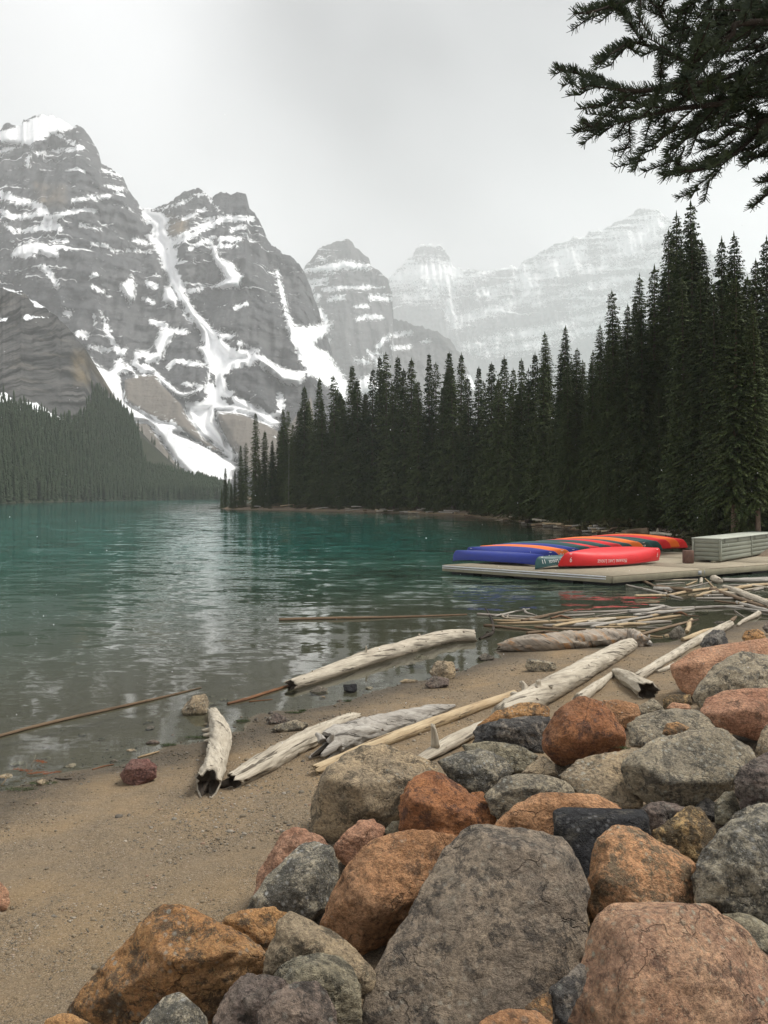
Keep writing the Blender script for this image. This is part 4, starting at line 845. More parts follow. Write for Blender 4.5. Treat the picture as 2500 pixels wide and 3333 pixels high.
def build_forest():
    cr = [crown_mesh(21, R=1.75), crown_mesh(22, R=1.5, full=.75), crown_mesh(23, R=2.05, full=.95, gap=.26), crown_mesh(24, R=1.35, full=.7, gap=.3), crown_mesh(25, R=1.65, full=1.0), crown_mesh(26, R=1.2, full=.6, gap=.36, start=.12), crown_mesh(27, R=1.9, full=.85, gap=.21)]
    high = crown_mesh(51, R=1.5, start=.2, fine=.5, gap=.18); MTB = bark_mat('brown_spruce_bark', (.10, .075, .055), (.21, .155, .115))
    finec = [crown_mesh(71, R=1.65, fine=.5), crown_mesh(72, R=1.35, full=.75, fine=.5), crown_mesh(73, R=1.9, full=.9, fine=.5), crown_mesh(74, R=1.1, full=.7, gap=.3, fine=.55)]
    small = [crown_mesh(31, h=20, R=4.3, full=.95, gap=.6, start=.01), crown_mesh(32, h=20, R=3.6, full=.85, gap=.55, start=.01)]
    tr = trunk_mesh(); trd = trunk_mesh(mat=MDEAD, r=.17); sn = [snag_mesh(41), snag_mesh(42)]
    rs = np.random.default_rng(3); count = 0
    def tree(x, y, H, label, name='spruce_tree', crown=None, wide=1.0, group='spruces of the lakeside forest', dead=False, sink=.15):
        nonlocal count
        z = float(gz0(x, y)[0][0]) - sink
        t = empty(name, (x, y, z), label, 'tree', group); s = H / 20.
        cm = (sn[count % 2] if dead else cr[count % len(cr)]) if crown is None else crown
        a = obj('crown', cm, (0, 0, 0), t); b = obj('trunk', trd if dead else tr, (0, 0, 0), t)
        t.scale = (s * wide * rs.uniform(.9, 1.12), s * wide * rs.uniform(.9, 1.12), s); t.rotation_euler = (rs.normal() * .012, rs.normal() * .012, rs.uniform(0, 6.28)); count += 1
        return t
    sx = [p[0] for p in far_px]; sd = [at(*p)[1] for p in far_px]
    def place(px, back, ytop, label, **k):
        d = float(np.interp(px, sx, sd)) + back
        x = (px - CX) * d / F
        g = float(gz0(x, d)[0][0]); H = EYE - (ytop - HY) * d / F - g
        return tree(x, d, max(H, 2.0), label, **k)
    # trees whose tops stand out against the mountains: (x, y of the tip, metres behind the shoreline, label)
    special = {735: 'thin short spruce, outermost on the tip of the wooded point', 765: 'second thin spruce from the tip of the wooded point', 832: 'tall narrow spruce rising above the others near the tip of the point',
               2255: 'tallest spruce in the picture, with a ragged open top at the right', 2180: 'slender spruce close to the left of the tallest one', 2350: 'pale topped spruce right of the tallest one, with a gap between them',
               2410: 'tall pointed spruce second from the right edge', 2005: 'spruce with a rounded shoulder where the right hand tall group begins', 1832: 'spire of the forest middle right, standing clear above its neighbours', 1262: 'thin topped spruce tallest in the middle of the point'}
    tops = [(722, 1590, 2), (735, 1522, 3), (752, 1570, 2.5), (765, 1532, 4), (785, 1450, 6), (800, 1440, 9), (832, 1345, 7), (848, 1500, 4), (860, 1402, 9), (885, 1432, 6), (905, 1398, 10), (925, 1330, 9), (940, 1335, 14), (958, 1380, 7), (990, 1258, 9), (1008, 1300, 14),
            (1030, 1228, 8), (1050, 1300, 6), (1072, 1340, 12), (1095, 1222, 9), (1120, 1300, 6), (1150, 1190, 10), (1168, 1230, 7), (1185, 1280, 12), (1210, 1200, 8), (1240, 1160, 14), (1262, 1146, 9), (1282, 1250, 5), (1298, 1160, 12), (1318, 1200, 7), (1340, 1168, 10), (1362, 1240, 5),
            (1397, 1150, 9), (1420, 1180, 13), (1440, 1260, 5), (1460, 1148, 10), (1478, 1190, 7), (1500, 1150, 12), (1530, 1230, 6), (1552, 1195, 9), (1572, 1240, 14), (1598, 1178, 8), (1620, 1230, 6), (1642, 1160, 12), (1660, 1250, 5), (1680, 1200, 9), (1702, 1168, 14), (1720, 1200, 7), (1745, 1150, 10),
            (1770, 1180, 6), (1790, 1082, 12), (1812, 1150, 8), (1832, 1060, 10), (1850, 1180, 6), (1872, 1130, 9), (1900, 1170, 14), (1925, 1140, 7), (1950, 1058, 11), (1975, 1110, 7), (2005, 945, 10), (2035, 990, 7), (2070, 895, 12), (2100, 1000, 6), (2130, 862, 10), (2158, 900, 14), (2180, 748, 13), (2205, 700, 18), (2230, 900, 7),
            (2255, 650, 15), (2285, 900, 9), (2302, 780, 16), (2330, 930, 8), (2352, 778, 14), (2380, 900, 10), (2410, 755, 15), (2440, 960, 8), (2470, 842, 13), (2500, 770, 16), (2530, 900, 9), (2560, 800, 13), (2620, 850, 12)]
    special_crown = {2255: 5, 2180: 5, 2350: 3, 2410: 3, 832: 3, 1262: 5}
    short = {722: 'the tip', 735: 'the outermost spruce of the point', 765: 'the thin pair at the tip', 832: 'the tall narrow spruce', 1030: 'the paired spires', 1262: 'the thin topped middle spruce', 1460: 'the twin topped spruce', 1642: 'the pointed spruce above the canoes', 1832: 'the spire above the dock', 2005: 'the round shouldered spruce', 2180: 'the slender spruce', 2255: 'the tallest spruce', 2350: 'the pale topped spruce', 2410: 'the tall pointed spruce near the right edge'}
    special.update({722: 'lowest dark little spruce right at the water on the tip of the point', 1030: 'first of the paired spires on the outer wooded point', 1460: 'twin topped spruce in the forest edge behind the far driftwood', 1642: 'pointed spruce standing up left above the canoe row'})
    ORD = ['', 'first', 'second', 'third', 'fourth', 'fifth', 'sixth', 'seventh', 'eighth', 'ninth', 'tenth', 'eleventh', 'twelfth', 'thirteenth']; mark, cnt = 'the tip', 0
    for px, yt, bk in tops:
        lab = special.get(px)
        if lab: mark, cnt = short[px], 0
        else:
            cnt += 1; lab = '%s skyline spruce to the right of %s' % (ORD[cnt], mark)
        place(px, bk, yt, lab, crown=(finec[3] if px in (2255, 2180) else finec[count % 4]) if px > 1780 else cr[special_crown[px]] if px in special_crown else None, wide=1.0)
    # the ranks behind and between, a little lower
    topx = [t[0] for t in tops]; topy = [t[1] for t in tops]
    for k in range(176):
        px = rs.uniform(880, 2620); yt = np.interp(px, topx, topy); lo = rs.uniform(.02, .5)
        d = float(np.interp(px, sx, sd)); ysh = HY + EYE * F / d
        yt = yt + (ysh - yt) * lo
        place(px, rs.uniform(2.5, 9) + 9 * (1 - lo) , yt, 'dark spruce inside the dense forest stand, below the skyline', group='spruces inside the forest stand', crown=finec[k % 3] if px > 1780 else None, wide=1.0 + .45 * lo)
    # young spruces at the forest edge
    for k in range(42):
        px = rs.uniform(745, 2450); d = float(np.interp(px, sx, sd)); hgt = rs.uniform(1.6, 5.5)
        bk = rs.uniform(1.2, 3.5); ytop = HY - (hgt - EYE + .9) * F / (d + bk)
        place(px, bk, ytop, 'small bushy young spruce at the forest edge above the shore', group='young spruces at the forest edge', crown=small[k % 2], wide=rs.uniform(.8, 1.1))
    # dead grey trees
    place(940, 5, 1440, 'bare dead grey spruce with drooping limbs near the end of the point', dead=True, name='dead_tree', group='dead trees')
    place(1470, 6, 1330, 'bare dead grey spruce in the forest edge behind the far driftwood', dead=True, name='dead_tree', group='dead trees')
    for px, bk, yt, lab in ((2390, 2.0, 900, 'spruce with a bare brown lower trunk standing behind the storage box'), (2470, 4.5, 1000, 'spruce with a bare dark lower trunk at the right edge behind the storage box')):
        t = place(px, bk, yt, lab, crown=high, group='spruces with bare lower trunks'); t.children[1].data = trunk_mesh(r=.23, mat=MTB)
    # shrubs
    ms = NT('shrub_leaves'); v = ms.co(rnd=True)
    ms.done(ms.mix(ms.noise(v, 3, 4), (.030, .036, .016), (.095, .085, .040)), .8, None, .15)
    def shrub(seed):
        r = np.random.default_rng(seed); V = []; Fc = []
        for k in range(420):
            q = r.normal(size=3); q /= np.linalg.norm(q); q = q * r.uniform(.35, 1.) * [1., 1., .7]; q[2] = abs(q[2])
            e = r.normal(size=3) * .12; w = r.normal(size=3) * .06; i = len(V); V += [q - e, q + w, q + e, q - w]; Fc.append((i, i + 1, i + 2, i + 3))
        return mesh('shrub', np.array(V), np.array(Fc), ms.m, False)
    sm = [shrub(s) for s in (1, 2, 3)]
    for k in range(64):
        px = rs.uniform(760, 2480); d = float(np.interp(px, sx, sd)) + rs.uniform(.8, 3.2); x = (px - CX) * d / F
        o = obj('shrub', sm[k % 3], (x, d, float(gz0(x, d)[0][0]) - .05)); s = rs.uniform(.4, 1.2); o.scale = (s * 1.5, s * 1.3, s); o.rotation_euler = (0, 0, rs.uniform(0, 6.28))
        tag(o, 'low olive shrub under the spruces along the far shore', 'shrub', 'shrubs along the forest edge')

def build_far_wood(hill):
    """the conifer slope on the left: thousands of trees that read as one mass"""
    me = hill.data; nv = len(me.vertices); co = np.empty(nv * 3, np.float32); me.vertices.foreach_get('co', co); co = co.reshape(-1, 3)
    a = np.empty(nv, np.float32); me.attributes['scree'].data.foreach_get('value', a); sn = np.empty(nv, np.float32); me.attributes['snow'].data.foreach_get('value', sn)
    rs = np.random.default_rng(9)
    ok = np.where((a > -.1) & (co[:, 2] > .6) & (rs.random(nv) < np.clip(.35 + a * .6, 0.03, 1)) & (sn < .1))[0]
    edge = np.where((a <= -.1) & (a > -.9) & (co[:, 2] > .6) & (rs.random(nv) < .10))[0]
    pick = np.concatenate([rs.choice(ok, min(9500, len(ok)), False), rs.choice(edge, min(260, len(edge)), False)])
    V = []; Fc = []; base = 0; mv = []; mf = []
    protos = []
    for s in range(5):
        r = np.random.default_rng(60 + s); v = []; f = []
        for k in range(9):
            z0 = .06 + .10 * k; rad = .155 * (1 - z0) ** .8 + .012; n = 5; i = len(v); v.append((0, 0, z0 + .20 if k < 8 else 1.04))
            ph = r.uniform(0, 6.28)
            for j in range(n):
                q = rad * r.uniform(.6, 1.25); v.append((q * math.cos(ph + 6.283 * j / n), q * math.sin(ph + 6.283 * j / n), z0 + r.uniform(-.05, .03)))
            f += [(i, i + 1 + j, i + 1 + (j + 1) % n) for j in range(n)]
        protos.append((np.array(v), np.array(f)))
    for q, i in enumerate(pick):
        pv, pf = protos[q % 5]; h = rs.uniform(6, 11.5); w = h * rs.uniform(.8, 1.15)
        p = co[i] + np.array([rs.normal() * 1.5, rs.normal() * 2, -1.0])
        mv.append(pv * [w, w, h] + p); mf.append(pf + base); base += len(pv)
    # a fringe standing on the lake edge
    for k in range(900):
        t = rs.uniform(0, 1) ** .8; px = -60 + 790 * t; dd = float(SHORE_L(np.array([px]))[0]) + rs.uniform(4, 26) ; pv, pf = protos[k % 5]; h = rs.uniform(5, 10)
        if px < 300 and rs.random() < .75: continue
        p = np.array([(px - CX) * dd / F, dd, .4 + rs.uniform(0, 1.5)]); mv.append(pv * [h, h, h] + p); mf.append(pf + base); base += len(pv)
    m = NT('far_conifers'); v = m.co(scale=(.05,) * 3)
    m.done(m.mix(m.noise(v, 3., 6, .7), (.014, .025, .016), (.042, .054, .028)), .9, None, .1)
    o = obj('conifer_forest', mesh('conifer_forest', np.concatenate(mv), np.concatenate(mf), m.m, False))
    tag(o, 'dense dark conifer wood covering the steep left hillside', 'forest', kind='stuff')

# ------------------------------------------------------------------ driftwood
EXTRA = []
def wood_mat(name, a, b, crack, orange=0.0, wet=0.0):
    m = NT(name); uv = m.co('UV'); r = m.n('ShaderNodeObjectInfo').outputs['Random']
    o = m.n('ShaderNodeVectorMath', operation='MULTIPLY_ADD'); m.l(r, o.inputs[0]); o.inputs[1].default_value = (31, 17, 5); m.l(uv, o.inputs[2]); v = o.outputs[0]
    def sc(x, y):
        q = m.n('ShaderNodeMapping'); m.l(v, q.inputs[0]); q.inputs['Scale'].default_value = (x, y, 1); return q.outputs[0]
    g = m.noise(sc(34, 2.2), 1., 8, .68, .25); big = m.noise(sc(5, 1.6), 1., 5, .6, .4); fine = m.noise(sc(120, 5), 1., 5, .7)
    c = m.mix(m.ramp(big, (.35, 0.), (.65, 1.)), a, b)
    c = m.mix(m.ramp(g, (.50, 0.), (.64, .85)), c, tuple(q * .55 for q in b))
    cr = m.ramp(m.noise(sc(20, .9), 1., 5, .62, .3), (.36, 1.), (.395, 0.))
    c = m.mix(m.math('MULTIPLY', cr, .85), c, crack)
    c = m.mix(m.ramp(fine, (.35, .35), (.55, 0.)), c, tuple(q * .5 for q in b))
    if orange: c = m.mix(m.math('MULTIPLY', m.ramp(m.noise(sc(4, 1.1), 1., 6, .65, .5), (.52, 0.), (.64, 1.)), orange), c, (.36, .19, .075))
    kn = m.vor(sc(5, 3.4), 1.); c = m.mix(m.ramp(kn, (.07, .9), (.12, 0.)), c, (.06, .04, .028))
    geo = m.n('ShaderNodeNewGeometry').outputs['Position']; sp = m.n('ShaderNodeSeparateXYZ'); m.l(geo, sp.inputs[0])
    w = m.ramp(m.math('ADD', sp.outputs['Z'], m.math('MULTIPLY', big, .06)), (.03, .85), (.12, wet))
    c = m.mix(w, c, m.mix(1., c, (.42, .36, .30), 'MULTIPLY'))
    h = m.math('ADD', m.math('MULTIPLY', g, .8), m.math('ADD', m.math('MULTIPLY', cr, -1.4), m.math('MULTIPLY', fine, .4)))
    return m.done(c, .82, m.bump(h, .012, .9), .25)
MW = {'pale': wood_mat('bleached_wood', (.53, .475, .38), (.36, .315, .245), (.07, .055, .04)),
      'grey': wood_mat('silver_grey_wood', (.42, .395, .35), (.31, .285, .25), (.05, .042, .035)),
      'rot': wood_mat('weathered_orange_grey_wood', (.36, .315, .26), (.27, .225, .175), (.04, .03, .024), 1.0),
      'brown': wood_mat('wet_brown_wood', (.26, .195, .13), (.19, .135, .09), (.04, .03, .02), .15, .35),
      'straw': wood_mat('straw_coloured_wood', (.50, .40, .26), (.40, .30, .18), (.09, .06, .035), .15),
      'red': wood_mat('reddish_wood', (.30, .15, .08), (.22, .12, .07), (.06, .035, .02), .3, .3),
      'hollow': wood_mat('dark_rotten_wood', (.06, .045, .032), (.035, .028, .02), (.01, .008, .006))}

def tube(path, radii, seg, rings, rough, seed, e0=.15, e1=.15, twist=0.0, grain=1.0, flat=1.0, hollow0=0, hollow1=0, org=None):
    """a log along a 3D path; e0/e1: how ragged each end is (in radii); hollow: how deep the end is eaten out"""
    path = np.array(path, float); n = len(path); t = np.linspace(0, n - 1, rings)
    if n == 2: C = path[0] + (path[1] - path[0]) * t[:, None]
    else:
        ext = np.vstack([2 * path[0] - path[1], path, 2 * path[-1] - path[-2]]); C = []
        for q in t:
            i = min(int(q), n - 2); u = q - i; p0, p1, p2, p3 = ext[i:i + 4]
            C.append(.5 * (2 * p1 + (p2 - p0) * u + (2 * p0 - 5 * p1 + 4 * p2 - p3) * u * u + (3 * p1 - p0 - 3 * p2 + p3) * u ** 3))
        C = np.array(C)
    Rr = np.interp(t, np.arange(n), radii)
    T = np.gradient(C, axis=0); T /= np.linalg.norm(T, axis=1)[:, None]
    up = np.array([0, 0, 1.0]) if abs(T[0, 2]) < .9 else np.array([0, 1.0, 0]); S = np.cross(T, up); S /= np.linalg.norm(S, axis=1)[:, None]; U = np.cross(S, T)
    L = np.concatenate([[0], np.cumsum(np.linalg.norm(np.diff(C, axis=0), axis=1))])
    th = np.linspace(0, 2 * math.pi, seg + 1)
    TH, LL = np.meshgrid(th, L); RR = np.repeat(Rr[:, None], seg + 1, 1)
    R0 = float(np.mean(Rr)); ang = TH + twist * LL / max(R0, 1e-3) * .1
    q = np.stack([np.cos(ang) * 1.3, np.sin(ang) * 1.3, LL / R0 * .22 + seed], -1).reshape(-1, 3)
    d = fbm(q, 3, seed, .5).reshape(TH.shape) * .10
    q2 = np.stack([np.cos(ang) * 4.2, np.sin(ang) * 4.2, LL / R0 * .30 + seed], -1).reshape(-1, 3)
    d += fbm(q2, 3, seed + 7, .6).reshape(TH.shape) * .055 * grain
    q3 = np.stack([np.cos(ang) * 7, np.sin(ang) * 7, LL / R0 * .16 + seed], -1).reshape(-1, 3)
    d -= np.clip(np.abs(fbm(q3, 2, seed + 13)).reshape(TH.shape) * -1 + .10, 0, 1) * 1.1 * grain
    RR = RR * (1 + d * rough)
    P = C[:, None] + RR[..., None] * (np.cos(TH)[..., None] * S[:, None] + flat * np.sin(TH)[..., None] * U[:, None])
    jq = np.stack([np.cos(th) * 2.2, np.sin(th) * 2.2, 0 * th + seed], -1); j0 = fbm(jq, 4, seed + 3, .65); j1 = fbm(jq, 4, seed + 4, .65)
    wend = np.clip(1 - np.arange(rings) / max(2, rings * .10), 0, 1)
    P += (wend[:, None] * (j0[None] * e0) * Rr[0])[..., None] * T[0] - (wend[::-1][:, None] * (j1[None] * e1) * Rr[-1])[..., None] * T[-1]
    V = P.reshape(-1, 3); m = seg + 1
    uv = np.stack([TH / 6.2832 * (2 * math.pi * R0) + twist * LL * .35, LL], -1).reshape(-1, 2)
    F_ = [(k * m + j, k * m + j + 1, (k + 1) * m + j + 1, (k + 1) * m + j) for k in range(rings - 1) for j in range(seg)]
    mi = [0] * len(F_); V = list(V); uv = list(uv)
    for end, hol, sgn, row in ((0, hollow0, 1, 0), (1, hollow1, -1, rings - 1)):
        Tn = T[0] if end == 0 else T[-1]; r = Rr[0] if end == 0 else Rr[-1]; prev = [row * m + j for j in range(seg)]
        base = P[row, :seg].mean(0)
        for lv, (sc_, dp) in enumerate(((.86, .02), (.55, .5), (.2, 1.0)) if hol else ((.82, -.03), (.4, -.06))):
            cur = []
            for j in range(seg):
                rim = P[row, j] - base; w = (hol * dp if hol else dp) * r
                cur.append(len(V)); V.append(base + rim * sc_ + Tn * sgn * w); uv.append((TH[0, j] * R0 * sc_, lv * .05))
            for j in range(seg):
                k2 = (j + 1) % seg; F_.append((prev[j], cur[j], cur[k2], prev[k2]) if end == 0 else (prev[j], prev[k2], cur[k2], cur[j])); mi.append(1 if (hol and lv > 0) else 0)
            prev = cur
        F_.append(tuple(prev if end else prev[::-1])); mi.append(1 if hol else 0)
    return np.array(V), F_, mi, np.array(uv), C, T, S, U, Rr
def log(T, label, mat, pts, name='driftwood_log', seg=14, rings=30, rough=1., e0=.3, e1=.3, twist=0., grain=1., hollow0=0, hollow1=0, stubs=(), group='driftwood along the shore', lift=0., seed=None, flat=1., rest=None, cat=None):
    """pts: (px, py, radius in px) along the axis; the log lies on the ground, or floats where there is water"""
    P = T(pts) if T else pts; C = []; R = []; ks = T.s if T else 1.0
    for x, y, r in P:
        r = r * ks
        if r * 1.0 + y <= HY + 2: continue
        if rest is not None: g = at(x, y + r * .7, rest)
        else:
            g = ground_at(x, y + r * .8)
            if g[2] < 0: g = at(x, y + r * .45, 0)
        d = g[1]; C.append(atd(x, y, d) + [0, 0, lift]); R.append(r * d / F)
    s = seed if seed is not None else int(P[0][0] * 3 + P[0][1]) % 211
    v, f, mi, uv, c, tt, ss, uu, rr = tube(C, R, seg, rings, rough, s, e0, e1, twist, grain, flat, hollow0, hollow1)
    o0 = C[0].copy(); me = mesh(name, v - o0, f, MW[mat], True, uv=uv); me.materials.append(MW['hollow']); me.polygons.foreach_set('material_index', np.array(mi, np.int32))
    o = obj(name, me, o0); tag(o, label, cat or ('driftwood' if 'log' in name or 'stick' in name else 'wood'), group)
    for q in stubs:      # (position 0..1, angle degrees from the top towards the viewer's right, length in radii, radius share)
        i = int(q[0] * (len(c) - 1)); a = math.radians(q[1]); d = math.cos(a) * uu[i] + math.sin(a) * ss[i] + tt[i] * q[4] if len(q) > 4 else math.cos(a) * uu[i] + math.sin(a) * ss[i]
        b = c[i] + d * rr[i] * .7; e = b + d * rr[i] * q[2]; mid = (b + e) / 2 + tt[i] * rr[i] * .12
        v2, f2, m2, uv2, *_ = tube([b, mid, e], [rr[i] * q[3] * 1.25, rr[i] * q[3] * .9, rr[i] * q[3] * .55], 8, 8, 1., s + 5, .1, .9)
        me2 = mesh('branch_stub', v2 - o0, f2, MW[mat], True, uv=uv2); obj('branch_stub', me2, (0, 0, 0), o)
    return o
def build_logs():
    B = dict(seg=30, rings=96)
    log(Z6, 'long bleached trunk with dark knots half afloat in the shallows', 'pale', [(614, 460, 27), (760, 410, 33), (1000, 328, 38), (1200, 272, 38), (1340, 240, 36), (1440, 238, 30)], rough=.9, e0=.8, e1=.3, hollow0=.25, twist=.3,
        stubs=[(.36, 5, 1.0, .16), (.60, -10, .5, .2), (.15, 0, .4, .14), (.72, 20, .35, .16), (.8, 40, .3, .16), (.66, 75, .25, .17), (.5, 60, .3, .15)], **B)
    log(T5, 'upright looking bleached log with a hollow split end at the waterline on the left', 'pale', [(1436, 965, 32), (1475, 1080, 66), (1480, 1180, 76), (1458, 1290, 74), (1430, 1380, 86), (1402, 1450, 90)], rough=1.25, e0=.5, e1=1.3, hollow1=.6, grain=1.8, twist=-.6,
        stubs=[(.20, 95, .9, .28), (.27, 95, .8, .25), (.33, 100, .7, .2)], **B)
    log(Z6, 'long bleached log with split near end and splintered tip, left of the grey root', 'pale', [(352, 885, 40), (480, 820, 46), (640, 728, 46), (780, 662, 40), (880, 610, 26), (925, 592, 10)], rough=1.3, e0=.9, e1=1.2, hollow0=.5, grain=1.5, stubs=[(.72, -10, .9, .12), (.55, 0, .5, .14), (.8, 10, .7, .12)], **B)
    log(Z6, 'silver grey tapering log with a dark torn root end between two pale logs', 'grey', [(770, 745, 52), (840, 705, 66), (960, 662, 58), (1100, 622, 50), (1240, 580, 34), (1355, 548, 6)], rough=1.4, e0=1.8, e1=.6, hollow0=.7, grain=1.5, twist=.9, stubs=[(.05, -50, .8, .3), (.04, 30, .9, .25), (.1, 80, .6, .2)], **B)
    log(Z6, 'long straw coloured pole running from the squared boulder to the upper right', 'straw', [(730, 838, 26), (860, 782, 24), (1060, 700, 27), (1300, 612, 26), (1480, 548, 22), (1625, 497, 18)], rough=.5, e0=1.6, e1=.2, **B)
    log(Z6, 'broad pale root plank behind the heap with one upright peg', 'pale', [(1180, 800, 22), (1260, 757, 34), (1340, 712, 38), (1440, 660, 34), (1500, 628, 26)], rough=.9, e0=.6, e1=.5, flat=.7, seg=24, rings=50, stubs=[(.30, 5, 3.1, .5, -.3)])
    log(T3, 'thick bleached trunk lying diagonally on the gravel at the right, with a rounded end', 'pale', [(230, 445, 62), (330, 385, 66), (480, 305, 66), (640, 215, 58), (790, 130, 50), (880, 80, 44), (918, 62, 34)], rough=.75, e0=.9, e1=.1, twist=.5,
        stubs=[(.20, -70, .75, .34), (.23, -30, .9, .3), (.26, 10, .7, .3), (.29, 50, .5, .25), (.12, -60, .5, .25)], **B)
    log(ZB, 'big weathered log with orange rot and twisted grain lying along the waterline', 'rot', [(150, 535, 46), (330, 505, 78), (650, 480, 98), (950, 462, 98), (1250, 440, 92), (1500, 425, 84), (1640, 470, 66)], rough=1.3, e0=1.0, e1=.9, hollow0=.4, grain=1.7, twist=2.2,
        stubs=[(.62, -20, .5, .2), (.1, 20, .3, .3)], **B)
    log(ZC, 'forked grey root end at the right of the big weathered log', 'grey', [(180, 690, 46), (270, 750, 44), (340, 790, 36), (390, 822, 28)], rough=1.6, e0=.3, e1=.9, grain=1.6, seg=20, rings=30, stubs=[(.75, -20, 1.6, .5), (.92, 30, .9, .5)], name='driftwood_root')
    log(T3, 'long straight white pole running up to the inlet at the right', 'pale', [(945, 245, 26), (1060, 172, 24), (1180, 100, 22), (1290, 35, 23), (1400, -20, 23), (1455, -48, 20)], rough=.45, e0=.3, e1=.25, **B)
    log(T3, 'short broken stump with a black rotten end crossing the foot of the white pole', 'pale', [(838, 212, 22), (890, 240, 36), (950, 275, 46), (1008, 312, 50)], rough=1.3, e0=.6, e1=1.0, hollow1=.8, grain=1.4, seg=26, rings=50, stubs=[(.45, 0, .5, .16)])
    log(T3, 'rough pale stick with a split tip leaning beside the thick diagonal trunk', 'pale', [(818, 222, 12), (760, 268, 22), (690, 320, 28), (630, 362, 30)], rough=1.3, e0=1.4, e1=.5, seg=20, rings=50, name='driftwood_stick')
    log(T3, 'low pale split log under the middle of the white pole', 'pale', [(1060, 210, 8), (1110, 192, 12), (1150, 170, 10)], rough=1.2, e0=.8, e1=.8, name='driftwood_stick')
    log(T5, 'long thin pole floating in the shallow water at the left edge', 'brown', [(-40, 1142, 13), (300, 1052, 13), (700, 960, 12), (1000, 893, 10), (1358, 806, 5)], rough=.4, e0=.2, e1=.3, seg=10, rings=60, name='driftwood_pole', cat='pole')
    log(Z6, 'thin pole floating by itself on the open water', 'brown', [(565, 162, 8), (800, 156, 8), (1100, 150, 6), (1410, 139, 4)], rough=.5, seg=10, rings=50, name='driftwood_pole', cat='pole')
    log(Z6, 'reddish branch half sunk beside the near end of the floating trunk', 'red', [(333, 540, 6), (420, 518, 8), (520, 486, 8), (612, 458, 6)], rough=.8, seg=9, rings=30, name='driftwood_stick')
    log(Z6, 'thin reddish twig half sunk under the reddish branch', 'red', [(430, 530, 3), (535, 520, 2)], seg=6, rings=10, name='driftwood_stick')
    log(T5, 'straw coloured stick at the waterline behind the maroon block', 'straw', [(930, 1278, 7), (1000, 1258, 9), (1072, 1236, 6)], seg=8, rings=16, name='driftwood_stick')
    log(T5, 'flat reddish bark strip at the waterline left of the maroon block', 'red', [(625, 1358, 7), (700, 1335, 10), (770, 1322, 7)], seg=8, rings=16, flat=.5, name='driftwood_stick')
    log(T5, 'dark twig at the waterline near the left edge', 'hollow', [(372, 1418, 4), (430, 1424, 6), (485, 1420, 4)], seg=8, rings=12, name='driftwood_stick')
    log(Z6, 'dark bark piece lying between the two near log ends', 'hollow', [(290, 908, 12), (330, 898, 20), (350, 880, 14)], seg=12, rings=14, name='driftwood_stick', rough=1.5)
    S = 'sticks of the driftwood heap in the water'
    for lab, mat, T, pts in (
        ('long straw coloured pole lying foremost on the stick heap', 'straw', ZB, [(128, 284, 8), (500, 276, 15), (1000, 250, 16), (1500, 226, 14), (1600, 226, 8)]),
        ('bent brown branch sloping up across the back of the stick heap', 'brown', ZB, [(380, 255, 13), (560, 222, 17), (740, 180, 13), (905, 143, 6)]),
        ('short straw stick at the left end of the stick heap', 'straw', ZB, [(85, 252, 9), (250, 258, 12), (430, 250, 8)]),
        ('pale knotty log in the stick heap, in front of the long pole', 'grey', ZB, [(600, 306, 12), (850, 308, 20), (1080, 296, 24), (1240, 292, 20)]),
        ('straw pole running right from the pale knotty log', 'straw', ZB, [(1230, 304, 14), (1450, 300, 13), (1700, 284, 9)]),
        ('dark wet pole at the lower left of the stick heap', 'brown', ZB, [(-10, 304, 14), (200, 326, 14), (450, 352, 12), (700, 388, 6)]),
        ('short straw stick between the knotty log and the weathered log', 'straw', ZB, [(800, 338, 10), (980, 348, 13), (1180, 356, 8)]),
        ('grey stick behind the bent branch in the stick heap', 'grey', ZB, [(760, 208, 10), (950, 202, 13), (1130, 188, 9)]),
        ('reddish broken branch piece in the middle of the stick heap', 'red', ZB, [(680, 232, 7), (780, 208, 10), (900, 238, 7)]),
        ('crooked grey root standing up at the back of the stick heap', 'grey', ZB, [(398, 140, 12), (430, 178, 12), (490, 192, 8), (552, 214, 6)]),
        ('pale crooked stub poking up at the left of the stick heap', 'pale', ZB, [(160, 192, 11), (190, 222, 9), (225, 232, 8)]),
        ('thin pale twig poking up beside the crooked stub', 'pale', ZB, [(237, 176, 7), (232, 210, 8), (220, 235, 7)]),
        ('grey straight stick behind the long pole, right half of the heap', 'grey', ZB, [(1130, 215, 6), (1300, 190, 9), (1480, 172, 8)]),
        ('short dark log lying under the left of the stick heap', 'brown', ZB, [(430, 385, 13), (600, 372, 14), (760, 378, 12)]),
        ('long grey pole reaching from the stick heap to the right shore', 'grey', ZC, [(-540, 478, 8), (0, 466, 14), (500, 440, 15), (1000, 422, 16), (1390, 412, 12)]),
        ('pale branch fanning up to the right end of the stick heap', 'straw', ZC, [(280, 550, 10), (420, 510, 14), (580, 470, 14), (720, 442, 10)]),
        ('second fanned branch below the first at the right of the heap', 'straw', ZC, [(235, 578, 11), (420, 550, 14), (600, 525, 14), (712, 512, 10)]),
        ('grey split pole lowest at the right end of the heap', 'grey', ZC, [(-20, 602, 12), (250, 596, 16), (450, 582, 16), (612, 574, 10)]),
        ('thin brown branch arching between the fanned branches', 'red', ZC, [(640, 480, 9), (720, 478, 12), (790, 505, 7)]),
        ('flat grey stick lying in the water below the split pole', 'grey', ZC, [(240, 640, 8), (420, 640, 10), (592, 648, 6)]),
        ('short pale stick beside the grey root end', 'straw', ZC, [(240, 682, 8), (330, 676, 8)]),
        ('yellow straight stick right of the grey root end', 'straw', ZC, [(330, 722, 8), (430, 736, 9), (522, 744, 8)]),
        ('thin branch floating behind the bent rock in the still water', 'brown', ZC, [(760, 508, 5), (860, 512, 6), (920, 520, 4)])):
